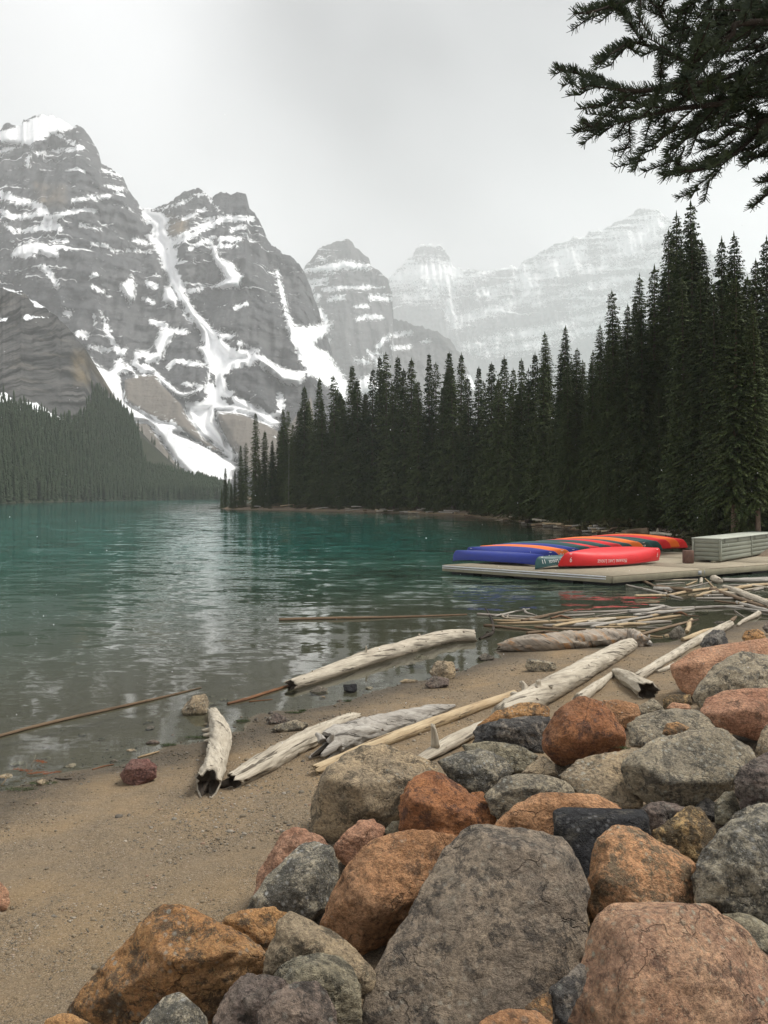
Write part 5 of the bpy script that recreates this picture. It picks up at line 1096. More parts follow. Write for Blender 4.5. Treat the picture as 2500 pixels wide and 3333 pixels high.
        log(T, lab, mat, [(q[0], q[1], q[2] * 1.25) for q in pts], name='driftwood_stick', seg=9, rings=22, group=S, rough=.9, cat='driftwood')
    J = 'logs of the jam between the dock and the beach'
    for lab, mat, T, pts, k in (
        ('thin pole floating out from the dock corner', 'grey', ZC, [(128, 180, 9), (300, 222, 13), (520, 275, 14), (730, 328, 10)], {}),
        ('white peeled stick with a knob end under the dock edge', 'pale', ZC, [(425, 140, 12), (600, 130, 10), (900, 122, 8)], {}),
        ('thin grey stick below the white peeled stick', 'grey', ZC, [(450, 175, 7), (600, 165, 7), (760, 156, 5)], {}),
        ('straw coloured board end under the dock bracket', 'straw', ZC, [(770, 104, 11), (850, 98, 11), (910, 94, 11)], {}),
        ('short thick cut log with a dark end in the jam', 'grey', ZC, [(430, 222, 22), (560, 232, 30), (680, 238, 30), (770, 244, 28)], dict(hollow1=.3)),
        ('thin straight stick right of the short thick log', 'straw', ZC, [(860, 226, 7), (1030, 228, 8), (1190, 226, 7)], {}),
        ('curved pole crossing the jam from the water to the right edge', 'straw', ZC, [(870, 302, 12), (1040, 262, 18), (1250, 230, 20), (1450, 195, 20), (1680, 172, 16)], {}),
        ('thick pole lying diagonally on the jam, highest at its upper left end', 'pale', ZC, [(1180, 208, 16), (1300, 252, 30), (1480, 330, 36), (1690, 410, 36)], dict(lift=.04)),
        ('large log along the front of the walkway at the right edge', 'grey', ZC, [(1170, 132, 26), (1350, 134, 28), (1520, 132, 30), (1720, 126, 32)], {}),
        ('skull shaped pale root between the dock bracket and the large log', 'pale', ZC, [(1060, 104, 24), (1090, 122, 38), (1130, 140, 36), (1160, 150, 20)], {}),
        ('short white peg standing in the water by the pale root', 'pale', ZC, [(938, 112, 15), (936, 140, 16), (934, 162, 14)], {}),
        ('thin stick slanting down beside the white peg', 'straw', ZC, [(980, 112, 7), (1030, 160, 8), (1080, 212, 5)], {}),
        ('straight grey log low in the middle of the jam', 'grey', ZC, [(885, 326, 12), (1200, 326, 14), (1420, 328, 13), (1575, 330, 11)], {}),
        ('thin wet pole below the straight grey log', 'brown', ZC, [(1085, 350, 9), (1280, 376, 10), (1480, 402, 11), (1690, 432, 9)], {}),
        ('thin pole at the right edge below the thick diagonal pole', 'straw', ZC, [(1440, 405, 9), (1560, 440, 10), (1690, 480, 9)], {}),
        ('short grey log behind the curved pole', 'grey', ZC, [(960, 292, 9), (1150, 292, 12), (1330, 292, 9)], {}),
        ('thin stick in front of the large log by the walkway', 'grey', ZC, [(1230, 182, 7), (1400, 182, 8), (1560, 176, 7)], {}),
        ('pale stick under the curved pole at the right edge', 'pale', ZC, [(1400, 238, 10), (1540, 218, 12), (1690, 208, 10)], {}),
        ('slanting short straw stick behind the short thick log', 'straw', ZC, [(775, 182, 7), (840, 158, 9), (890, 138, 6)], {}),
        ('broken pale branch bent at a knee on the right inlet shore', 'pale', ZC, [(1325, 618, 12), (1400, 568, 20), (1470, 536, 22), (1520, 512, 26), (1560, 484, 24)], dict(rough=1.4)),
        ('very thin pole slanting into the inlet by the broken branch', 'grey', ZC, [(1298, 456, 6), (1360, 500, 6), (1425, 540, 5)], {}),
        ('crooked pale stick standing beside the pyramid rock', 'straw', ZC, [(780, 688, 18), (800, 640, 22), (808, 590, 20), (835, 552, 14)], dict(rough=1.3)),
        ('short brown log lying between the pyramid rock and the white pole', 'straw', ZC, [(735, 772, 18), (850, 735, 26), (960, 690, 26), (1062, 658, 16)], {}),
        ('stub of wood sticking up past the end of the white pole', 'brown', ZC, [(1258, 575, 18), (1285, 548, 17), (1312, 524, 12)], {})):
        log(T, lab, mat, [(q[0], q[1], q[2] * 1.2) for q in pts], name='driftwood_log', **{**dict(seg=11, rings=26, group=J, rough=.9), **k})
    log(ZB, 'thin black branch standing upright out of the water left of the stick heap', 'hollow', [(80, 372, 15), (82, 300, 13), (55, 215, 10), (20, 155, 8), (-2, 118, 5)], name='dead_branch', seg=8, rings=20, rest=0., group='dead wood in the water', cat='branch')
    log(ZB, 'tangled black root lump in the water under the standing branch', 'hollow', [(-60, 445, 14), (0, 415, 22), (50, 400, 20), (90, 368, 10)], name='dead_branch', seg=9, rings=16, group='dead wood in the water', cat='branch', rough=1.8, stubs=[(.4, 10, 1.6, .3), (.7, -40, 1.4, .3)])
    rs = np.random.default_rng(18)
    for k in range(30):
        if k < 14: cx, cy = rs.uniform(1640, 2190), rs.uniform(1996, 2056)
        else: cx, cy = rs.uniform(2090, 2520), rs.uniform(1892, 1992)
        hl = rs.uniform(35, 120); sl = rs.normal() * .10 + (-.05 if k < 14 else .05) + rs.choice([0, 0, .25, -.2]) * (k >= 14); r = rs.uniform(3.0, 7.0)
        log(None, 'bleached stick, one of many alike in the driftwood jam off the beach', ['straw', 'pale', 'grey', 'brown', 'grey'][k % 5], [(cx - hl, cy - hl * sl, r), (cx, cy + rs.normal() * 2, r * 1.1), (cx + hl, cy + hl * sl, r * .7)], name='driftwood_stick', seg=8, rings=16, group='small sticks of the driftwood jam', lift=rs.choice([0, 0, .04, .08]), seed=500 + k, cat='driftwood')
    # bleached logs thrown up on the far shore
    rs = np.random.default_rng(8)
    for k in range(74):
        px = rs.choice([rs.uniform(760, 1500), rs.uniform(1230, 1560), rs.uniform(1640, 2120), rs.uniform(1780, 2080)]); sh = np.interp(px, [q[0] for q in far_px], [q[1] for q in far_px]); g = at(px, sh)
        a = rs.normal() * .35 + rs.choice([0, 0, .6, -.5]); L = rs.uniform(1.2, 5.0) * (.6 if px > 1700 else 1.); r = rs.uniform(.05, .14); bk = rs.uniform(-.1, 2.4)
        x, y = g[0], g[1] + bk; z = float(gz0(x, y)[0][0]) + r * .7 + rs.choice([0, 0, .2, .35]); z = max(z, .05)
        dv = np.array([math.cos(a), math.sin(a), rs.normal() * .05]) * L / 2; c = np.array([x, y, z])
        v, f, mi, uv, *_ = tube([c - dv, c + [0, 0, .03], c + dv], [r, r * .9, r * .55], 7, 9, 1., k, .4, .4)
        o = obj('driftwood_log', mesh('driftwood_log', v - c, f, MW[['pale', 'grey', 'straw', 'brown', 'grey'][k % 5]], True, uv=uv), c)
        tag(o, 'small bleached driftwood log washed up along the far shore under the forest', 'driftwood', 'driftwood on the far shore')
    log(None, 'large brown log lying on the far bank just behind the canoes', 'brown', [(2030, 1738, 12), (2070, 1734, 15), (2110, 1733, 17)], seg=12, rings=16, rest=.55, group='driftwood on the far shore')
    log(None, 'pale log with an upright fork on the bank behind the orange canoes', 'pale', [(2112, 1736, 6), (2150, 1738, 6), (2225, 1745, 5)], seg=9, rings=16, rest=.55, group='driftwood on the far shore', stubs=[(.4, 0, 2.2, .7)])
    log(None, 'black stump end on the far bank left of the canoes', 'hollow', [(1712, 1698, 5), (1722, 1696, 7), (1730, 1697, 5)], seg=9, rings=8, group='driftwood on the far shore', rest=.15)
EXTRA.append(build_logs)

# ------------------------------------------------------------------ dock, walkway, storage box
DZ = .36
def plain(name, a, b=None, rough=.7, ns=3., spec=.3, bump=0.0, scale=None):
    m = NT(name); v = m.co(scale=scale, rnd=True); b = b or tuple(q * .8 for q in a); n = m.noise(v, ns, 6, .65)
    return m.done(m.mix(m.ramp(n, (.3, 0.), (.7, 1.)), a, b), rough, m.bump(n, bump) if bump else None, spec)
def norm(a): return a / np.linalg.norm(a)
def build_dock():
    A, B, C = at(1443, 1838, DZ), at(1992, 1874, DZ), at(2283, 1852, DZ); E = at(2500, 1829, DZ); E = C + (E - C) * 1.6
    u, v = norm(A - B), norm(C - B); up = np.array([0, 0, 1.]); LU = np.linalg.norm(A - B); LV = 14.5
    deck = plain('dock_plank_wood', (.36, .31, .225), (.27, .235, .175), .85, 2.2, .2, .01, (2, 2, 9)); side = plain('dock_fascia_wood', (.30, .27, .19), (.22, .20, .145), .85, 2.5, .2, .01)
    white = plain('bumper_strip_white', (.62, .62, .62), (.5, .5, .5), .35, 3.); dark = plain('dock_float_black', (.018, .018, .02), None, .5); bracket = plain('galvanised_steel', (.34, .35, .36), None, .45)
    d = empty('dock', B, 'wooden floating dock carrying the overturned canoes', 'dock')
    n = 38; w = LU / n; seg = [(0, 5.2), (5.2, 10.1), (10.1, LV)]; rs = np.random.default_rng(2)
    def part(name, mb, mat, parent, org, bv=0.0, lab=None):
        me = mb.me(name, mat); bevel(me, bv); me.transform(Matrix.Translation(Vector(-np.array(org)))); o = obj(name, me, (0, 0, 0), parent)
        if lab: o['label'] = lab
        return o
    for i in range(n):
        for a, b in seg:
            c = B + u * w * (i + .5) + v * (a + b) / 2 - up * (.02 + rs.uniform(0, .006)); part('deck_plank', MB().box(c, u * (w / 2 - .004), v * ((b - a) / 2 - .004), up * .018), deck, d, B)
    part('fascia', MB().box(B + u * LU / 2 - v * .03 - up * .15, u * LU / 2, v * .028, up * .11), side, d, B, .006)
    part('fascia', MB().box(B + v * LV / 2 - u * .03 - up * .15, v * LV / 2, u * .028, up * .11), side, d, B, .006)
    part('bumper_strip', MB().box(B + u * LU * .51 - v * .075 - up * .045, u * LU * .486, v * .02, up * .024), white, d, B, .008)
    part('bumper_strip', MB().box(B + u * LU * .51 - v * .075 - up * .125, u * LU * .486, v * .018, up * .02), white, d, B, .008)
    for k in range(5):
        for j in range(3): part('float', MB().box(B + u * (LU * (k + .5) / 5) + v * (1.1 + j * 4.2) - up * .33, u * .55, v * .9, up * .17), dark, d, B, .04)
    wd = empty('walkway', C, 'plank walkway leading from the dock to the right, in front of the storage box', 'walkway')
    e = norm(E - C); q = np.array([-e[1], e[0], 0]); LE = np.linalg.norm(E - C); wn_ = 3.2
    for i in range(18):
        for a in range(2): part('deck_plank', MB().box(C + e * (LE * (a + .5) / 2) + q * (wn_ * (i + .5) / 18) - up * (.016 + rs.uniform(0, .006)), e * (LE / 4 - .004), q * (wn_ / 36 - .004), up * .018), deck, wd, C)
    part('fascia', MB().box(C + e * LE / 2 - q * .03 - up * .16, e * LE / 2, q * .028, up * .135), side, wd, C, .006)
    for k in range(5): part('float', MB().box(C + e * (1. + 2 * k) + q * 1.2 - up * .36, e * .8, q * .9, up * .17), dark, wd, C, .05)
    part('bracket', MB().box(C + e * .35 - q * .065 - up * .13, e * .26, q * .006, up * .075), bracket, wd, C)
    part('bracket', MB().box(C - v * .2 - u * .066 - up * .13, v * .1, u * .006, up * .075), bracket, wd, C)
    # mooring post
    pz = at(2240, 1833, DZ); post = MB().box(pz + up * .27, np.array([.19, 0, 0]), np.array([0, .17, 0]), up * .27)
    me = post.me('post', plain('worn_brown_post', (.17, .10, .075), (.10, .06, .048), .9, 6., .2, .02)); bevel(me, .025); me.transform(Matrix.Translation(Vector(-pz)))
    tag(obj('post', me, pz), 'stubby worn brown timber post on the deck beside the storage box', 'post')
    # storage boxes
    paint = plain('sage_grey_paint', (.235, .245, .195), (.205, .215, .17), .6, 2., .3); lidm = plain('pale_sage_paint', (.42, .44, .37), (.37, .39, .33), .55, 2., .3); iron = plain('hasp_iron', (.07, .06, .055), None, .5)
    z0 = DZ + .07; N = at(2345, 1826, z0); Lc = at(2257, 1826, z0); M_ = at(2444, 1809, z0); ex = norm(M_ - N); ey = norm(Lc - N); ey = norm(ey - ex * (ex @ ey)); H = .90; W = np.linalg.norm(Lc - N)
    LB = np.linalg.norm(M_ - N)
    # a beam under the boxes
    beam = MB().box(N + ex * (LB + 1.) + ey * .25 - up * .035, ex * (LB + 1.2), ey * .09, up * .033); me = beam.me('timber_beam', side); bevel(me, .006); me.transform(Matrix.Translation(Vector(-N))); tag(obj('timber_beam', me, N), 'long timber beam under the front of the storage boxes', 'beam')
    for k, lab in enumerate(('sage grey plank storage box with a pale lid, its near end facing the canoes', 'second sage grey plank storage box, adjoining the first and cut by the right edge')):
        O = N + ex * (LB + .03) * k; b = empty('storage_box', O, lab, 'storage box', 'storage boxes on the walkway')
        part('carcass', MB().box(O + ex * LB / 2 + ey * W / 2 + up * H / 2, ex * (LB / 2 - .03), ey * (W / 2 - .03), up * (H / 2 - .01)), paint, b, O)
        for i in range(5):
            hz = H * (i + .5) / 5; tilt = .008
            for nm, c, ax, ay in (('side_board', O + ex * LB / 2 - ey * .0, ex * (LB / 2 - .05), ey), ('end_board', O + ey * W / 2, ey * (W / 2 - .05), ex)):
                part(nm, MB().box(c + up * hz, ax, ay * (.028 - .004 * (i % 2)), up * (H / 10 - .009)), paint, b, O, .006)
        for c in (O, O + ex * LB, O + ey * W): part('corner_trim', MB().box(c + up * H / 2, ex * .055, ey * .045, up * H / 2), paint, b, O, .005)
        part('lid', MB().box(O + ex * LB / 2 + ey * W / 2 + up * (H + .03), ex * (LB / 2 + .04), ey * (W / 2 + .07), up * .025), lidm, b, O, .008)
        for t in (.08, .5, .92): part('hasp', MB().box(O + ex * LB * t - ey * .078 + up * (H - .06), ex * .022, ey * .008, up * .085), iron, b, O, .003)
EXTRA.append(build_dock)

# ------------------------------------------------------------------ canoes
HB, HD = .44, .36
def hull_pt(L, t, a, side):
    s = abs(t); sheer = HD + .15 * s ** 3.4; keel = .015 + .03 * s ** 4 + max(0, (s - .90) / .10) ** 2.2 * .20
    b = HB * max(0, 1 - s ** 2.3) ** .85 + .014; th = a * math.pi / 2; pw = .62 + .9 * s ** 3
    y = b * math.sin(th) ** pw; z = keel + (sheer - keel) * (1 - math.cos(th) ** (1.0 if s < .999 else 1.0))
    x = t * L / 2 * (1 + .012 * a * s ** 8)
    return np.array([x, side * y, z])
def canoe_parts(L):
    nt, na = 44, 12; ts = np.sin(np.linspace(-1, 1, nt) * math.pi / 2); V = []; Fc = []
    for t in ts:
        for k in range(-na, na + 1): V.append(hull_pt(L, t, abs(k) / na, 1 if k >= 0 else -1))
    m = 2 * na + 1; Fc = [(i * m + j, i * m + j + 1, (i + 1) * m + j + 1, (i + 1) * m + j) for i in range(nt - 1) for j in range(m - 1)]
    for i in (0, nt - 1):
        q = [i * m + j for j in range(m)]; Fc.append(tuple(q if i else q[::-1]))
    hull = (np.array(V), Fc)
    GV = []; GF = []
    for sd in (-1, 1):
        b0 = len(GV)
        for t in ts:
            p = hull_pt(L, t, 1, sd)
            for dy, dz in ((-.012, -.022), (.014, -.022), (.014, .014), (-.012, .014)): GV.append(p + [0, sd * dy, dz])
        for i in range(nt - 1):
            for j in range(4): GF.append((b0 + i * 4 + j, b0 + i * 4 + (j + 1) % 4, b0 + (i + 1) * 4 + (j + 1) % 4, b0 + (i + 1) * 4 + j))
    return hull, (np.array(GV), GF)
_tm = {}
def text_mesh(body, size, small):
    if (body, size) in _tm: return _tm[(body, size)]
    c = bpy.data.curves.new('lettering', 'FONT'); c.body = body; c.size = size; c.align_x = 'CENTER'; c.resolution_u = 2; c.small_caps_scale = .74; c.space_character = 1.08
    if small:
        for f in c.body_format: f.use_small_caps = True
    o = bpy.data.objects.new('lettering', c); COL.objects.link(o); dg = bpy.context.evaluated_depsgraph_get(); dg.update()
    me = bpy.data.meshes.new_from_object(o.evaluated_get(dg)); v = np.array([q.co[:] for q in me.vertices]); f = [tuple(p.vertices) for p in me.polygons]
    bpy.data.objects.remove(o); bpy.data.meshes.remove(me); _tm[(body, size)] = (v, f); return v, f
def on_hull(L, tx, ty, x0, side, base):
    """bend flat lettering onto the side of the hull; base: height of the text foot below the gunwale, metres"""
    x = x0 + tx * side * -1; t = max(-.985, min(.985, x / (L / 2))); arc = HD * 1.15
    a = max(.3, min(.97, 1 - (base - ty) / arc)) if False else max(.25, min(.985, 1 - (base - ty) / arc))
    p = hull_pt(L, t, a, side); q = hull_pt(L, t, a + .02, side); r = hull_pt(L, min(.99, t + .01), a, side)
    n = np.cross(r - p, q - p); n = n / (np.linalg.norm(n) + 1e-9); n = n if n[1] * side > 0 else -n
    return p + n * .006
PAINT = {}
def build_canoes():
    A, B, C = at(1443, 1838, DZ), at(1992, 1874, DZ), at(2283, 1852, DZ); u, v = norm(A - B), norm(C - B)
    for k, c in dict(blue=(.010, .024, .19), orange=(.72, .15, .02), green=(.014, .060, .058), red=(.58, .018, .022)).items():
        m = NT('canoe_%s_plastic' % k); n = m.noise(m.co(rnd=True), 3, 5, .6); sc = m.noise(m.co(scale=(1, 14, 14), rnd=True), 6, 4, .7)
        col = m.mix(m.ramp(n, (.3, 0.), (.7, .35)), c, tuple(min(1, q * 1.35 + .012) for q in c)); col = m.mix(m.ramp(sc, (.66, 0.), (.78, .3)), col, tuple(min(1, q * 1.1 + .10) for q in c))
        PAINT[k] = m.done(col, m.ramp(n, (.3, .40), (.7, .55)), None, .35)
    MT = plain('white_lettering', (.75, .75, .72), (.68, .68, .66), .5)
    rim = {k: plain('gunwale_%s' % k, tuple(q * .8 for q in c), None, .45) for k, c in dict(blue=(.02, .03, .2), orange=(.6, .12, .02), green=(.015, .05, .05), red=(.45, .016, .02)).items()}
    meshes = {}
    def canoe(near, head, L, colour, label, roll, lift=0.0, text=None, number=None, tx=0.0, numside=1, size=.15, scale=1.0):
        """near: the bow nearest the viewer, on the deck; head: unit vector to the far bow"""
        head = norm(np.array(head)); mid = np.array(near) + head * L / 2
        if L not in meshes: meshes[L] = canoe_parts(L)
        (hv, hf), (gv, gf) = meshes[L]
        e = empty('canoe', (0, 0, 0), label, 'canoe', 'overturned canoes on the dock')
        key = (L, colour)
        if key not in meshes: meshes[key] = (mesh('hull', hv, hf, PAINT[colour], True), mesh('gunwale', gv, gf, rim[colour], False))
        obj('hull', meshes[key][0], (0, 0, 0), e); obj('gunwale', meshes[key][1], (0, 0, 0), e)
        Rm = Matrix.Rotation(math.atan2(head[1], head[0]), 4, 'Z') @ Matrix.Rotation(math.pi + math.radians(roll), 4, 'X')
        zmin = min((Rm @ Vector(p)).z for p in hv[::3]); e.matrix_world = Matrix.Translation(Vector((mid[0], mid[1], DZ - zmin * scale + .012 + lift))) @ Rm @ Matrix.Scale(scale, 4)
        for s in (-1, 1):
            if text:
                tv, tf = text_mesh(text, size, True); obj('lettering', mesh('lettering', np.array([on_hull(L, q[0], q[1], tx, s, .15) for q in tv]), tf, MT, False), (0, 0, 0), e)
            if number:
                for end in (-1, 1):
                    tv, tf = text_mesh(number, .17, False); obj('number', mesh('number', np.array([on_hull(L, q[0], q[1], end * (L / 2 - .32), s, .20) for q in tv]), tf, MT, False), (0, 0, 0), e)
                    # the small white oval over the number
                    ov = [(math.cos(a) * .075, .185 + math.sin(a) * .045) for a in np.linspace(0, 6.28, 15)[:-1]] + [(math.cos(a) * .035, .185 + math.sin(a) * .015) for a in np.linspace(0, 6.28, 15)[:-1]]
                    obj('badge', mesh('badge', np.array([on_hull(L, q[0], q[1] - .32, end * (L / 2 - .32), s, .20 - .0) for q in ov]), [(j, (j + 1) % 14, 14 + (j + 1) % 14, 14 + j) for j in range(14)], MT, False), (0, 0, 0), e)
        return e
    T_ = 'Moraine Lake Lodge'
    N0 = np.array([6.45, 33.0, 0]) ; L = 4.5
    rowd = v * .80 + u * .12
    rows = [('blue', 'foremost blue canoe, lying along the front edge of the dock', 4, 0., None, None), ('blue', 'second blue canoe, just behind the foremost blue one', 24, .16, None, '93'), ('orange', 'orange canoe between the blue ones at the left end of the row', 26, .2, None, '90'),
            ('blue', 'blue canoe with white lettering behind the left orange one', 30, .2, T_, '4'), ('green', 'dark green canoe between the lettered blue one and a red one', 33, .24, None, None), ('red', 'red canoe showing only as a narrow strip left of the lettered green one', 30, .2, None, None),
            ('green', 'dark green canoe with white lettering in the middle of the row', 36, .22, T_, None), ('red', 'red canoe right of the lettered green one', 33, .28, None, None), ('green', 'narrow dark green canoe strip left of the middle orange canoe', 32, .28, None, None),
            ('orange', 'middle orange canoe of the row, reaching down to the deck boards', 35, .34, None, None), ('green', 'dark green canoe right of the middle orange one, with a white number', 33, .32, None, '25'), ('green', 'farther of two dark green canoes side by side near the right end', 33, .32, None, None),
            ('red', 'red canoe between the last green and the last orange canoes', 34, .38, None, None), ('orange', 'bright orange canoe near the storage box, highest of the row', 34, .42, None, None), ('red', 'red canoe at the right end of the row, half hidden by the storage box', 32, .34, None, None)]
    for k, (c, lab, roll, lift, tx, num) in enumerate(rows):
        canoe(N0 + rowd * k, u, L, c, lab, -roll, lift * .6, tx, num)
    canoe(np.array([6.0, 31.75, 0]) + u * .25, v, 4.7, 'green', 'dark green canoe numbered 11 whose bow shows beside the big red one', -6, 0., T_, '11', tx=-1.15)
    canoe(np.array([7.25, 32.05, 0]), v, 4.9, 'red', 'big red canoe lettered in white, lying across the front right of the dock', 22, .08, T_, '9', tx=-.45, scale=1.18)
EXTRA.append(build_canoes)

# ------------------------------------------------------------------ gravel, weed, twigs, falling snow
def scatter(name, P, S, mats, label, seed, sub_faces=True, flat=.65):
    """many small pebbles joined as one loose mass"""
    rs = np.random.default_rng(seed); v0, f0 = ico(1); n = len(P); nv = len(v0)
    V = np.empty((n, nv, 3)); 
    r = np.abs(1 + rs.normal(size=(n, nv)) * .16)
    a = rs.uniform(0, 6.28, n); ca, sa = np.cos(a), np.sin(a); sx = rs.uniform(.8, 1.35, n); sz = rs.uniform(flat - .2, flat + .2, n)
    q = v0[None] * r[..., None]; x = q[..., 0] * sx[:, None]; y = q[..., 1]; z = q[..., 2] * sz[:, None]
    V[..., 0] = (x * ca[:, None] - y * sa[:, None]) * S[:, None]; V[..., 1] = (x * sa[:, None] + y * ca[:, None]) * S[:, None]; V[..., 2] = z * S[:, None]
    V += P[:, None]
    F_ = (f0[None] + (np.arange(n) * nv)[:, None, None]).reshape(-1, 3)
    tone = np.repeat(rs.random(n), nv)
    o = obj(name, mesh(name, V.reshape(-1, 3), F_, mats, True, attrs={'tone': tone})); return tag(o, label, kind='stuff')
def build_gravel():
    rs = np.random.default_rng(4)
    m = NT('gravel_stone'); t = m.attr('tone')
    c = m.ramp(t, (0, (.12, .105, .085)), (.2, (.16, .135, .10)), (.45, (.21, .165, .11)), (.65, (.27, .215, .145)), (.8, (.20, .185, .155)), (.93, (.40, .35, .28)), (1, (.25, .15, .10)))
    v = m.co(); c = m.mix(m.math('MULTIPLY', m.noise(v, 120, 4), .5), c, m.mix(1., c, (.5, .48, .45), 'MULTIPLY'))
    geo = m.n('ShaderNodeNewGeometry').outputs['Position']; sp = m.n('ShaderNodeSeparateXYZ'); m.l(geo, sp.inputs[0])
    w = m.ramp(m.math('ADD', sp.outputs['Z'], m.math('MULTIPLY', m.noise(v, 2.5, 4), .05)), (.04, 1.), (.13, 0.))
    c = m.mix(w, c, m.mix(1., c, (.5, .5, .5), 'MULTIPLY')); m.done(c, m.math('MULTIPLY_ADD', w, -.35, .85), None, .3)
    N = 150000; y = 3.2 * (16 / 3.2) ** rs.random(N); x = rs.uniform(-.55, .62, N) * y; z, dn, *_ = gz0(x, y)
    pat = fbm(np.c_[x * 1.1, y * 1.1, 0 * x], 4, 77); keep = (dn > -.9) & (rs.random(N) < np.clip(.30 + pat * .9 + np.exp(-np.abs(dn) * 2) * .5, .05, 1))
    x, y, z, dn = x[keep], y[keep], z[keep], dn[keep]; S = np.exp(rs.normal(size=len(x)) * .45) * .0042 * np.clip(y / 5, .8, 1.5)
    S = np.where(rs.random(len(x)) < .03, S * 2.0, S)
    zz = gz(x, y); ok = zz < z + .03; x, y, z, S = x[ok][:30000], y[ok][:30000], z[ok][:30000], S[ok][:30000]
    scatter('gravel', np.c_[x, y, z + S * .15], S, m.m, 'loose gravel and pebbles strewn over the sandy beach', 6)
def blades(n, spread, ln, seed, up=.6, wd=.1):
    r = np.random.default_rng(seed); V = []; Fc = []
    for k in range(n):
        a = r.uniform(0, 6.28); rr = math.sqrt(r.random()); p = np.array([math.cos(a) * rr * spread[0], math.sin(a) * rr * spread[1], 0]); d = np.array([r.normal(), r.normal(), abs(r.normal()) * up]); d /= np.linalg.norm(d)
        l = ln * r.uniform(.5, 1.2); w = np.cross(d, r.normal(size=3)); w = w / np.linalg.norm(w) * ln * wd; i = len(V); V += [p - w * .6, p + w * .6, p + d * l + w * .2, p + d * l - w * .2]; Fc.append((i, i + 1, i + 2, i + 3))
    return np.array(V), np.array(Fc)
def build_weeds():
    g = NT('pond_weed_green'); g.done(g.mix(g.noise(g.co(rnd=True), 20, 4), (.018, .032, .010), (.075, .10, .03)), .5, None, .3)
    rd = NT('red_brown_needles'); rd.done(rd.mix(rd.noise(rd.co(rnd=True), 25, 4), (.20, .06, .02), (.40, .12, .04)), .6, None, .3)
    for k, (px, py, sx, sy, lab) in enumerate(((140, 2552, .16, .05, 'clump of green water weed below the red twig at the left'), (70, 2572, .18, .05, 'flat dark green weed clump nearest the left edge'), (548, 2428, .10, .05, 'tuft of bright green weed at the waterline left of the upright log'), (640, 2404, .16, .04, 'long dark green weed strip touching the upright log'),
                                               (792, 2350, .10, .04, 'small tuft of green weed in the water right of the upright log'), (960, 2322, .12, .03, 'green weed at the waterline by the dark pointed stone'), (985, 2316, .05, .03, 'tiny bright green weed tuft on the flat slab'), (1130, 2284, .06, .02, 'thin green weed trace on the waterline below the floating trunk'), (2030, 2440, .05, .04, 'little green plant sprouting beside the big rust boulder'))):
        p = ground_at(px, py); p[2] = max(p[2], 0.) + .01
        if k == 8: p = atd(2030, 2436, 7.0)
        v, f = blades(260 if k < 8 else 60, (sx, sy), .035, 50 + k, .5); tag(obj('water_weed', mesh('water_weed', v, f, g.m, False), p), lab, 'weed', 'green weed along the waterline')
    # the red-brown spruce twig lying in the shallows
    for k, (px, py, n, lab) in enumerate(((100, 2520, 3, 'rust red dead spruce twig in the shallow water at the left edge'), (128, 2492, 1, 'single pale twig with red tips standing behind the rust red one'))):
        p = at(px, py, .0); t = empty('dead_twig', p, lab, 'twig', 'dead twigs in the shallows'); V = []; Fc = []
        for j in range(n * 3):
            v, f = blades(70, (.045, .02), .022, 80 + j + k * 9, .7); o = np.array([(-.14 + .055 * j) if n > 1 else .02 * j, (j % 3 - 1) * .03, .015 + .05 * max(0, 1 - abs(j - 0) * .4)]); Fc.append(f + len(np.concatenate(V)) if V else f); V.append(v + o)
        obj('needles', mesh('needles', np.concatenate(V), np.concatenate(Fc), rd.m, False), (0, 0, 0), t)
        for j in range(3):
            a = np.array([-.10 + j * .05, 0, 0]); b = a + [.05 + .02 * j, .02, .12 - .03 * j]; vv, ff, mi, uv, *_ = tube([a, (a + b) / 2 + [.01, 0, .0], b], [.004, .003, .002], 6, 6, .5, j, .1, .1); obj('stem', mesh('stem', vv, ff, MW['pale'], True, uv=uv), (0, 0, 0), t)
    vv, ff, mi, uv, *_ = tube([at(-10, 2540, .02), at(6, 2528, .05), at(20, 2534, .04), at(4, 2556, .01)], [.006, .006, .005, .004], 7, 16, .5, 3); c = at(0, 2545, 0)
    tag(obj('dead_twig', mesh('dead_twig', vv - c, ff, MW['straw'], True, uv=uv), c), 'curled straw coloured twig cut by the left edge in the shallows', 'twig', 'dead twigs in the shallows')

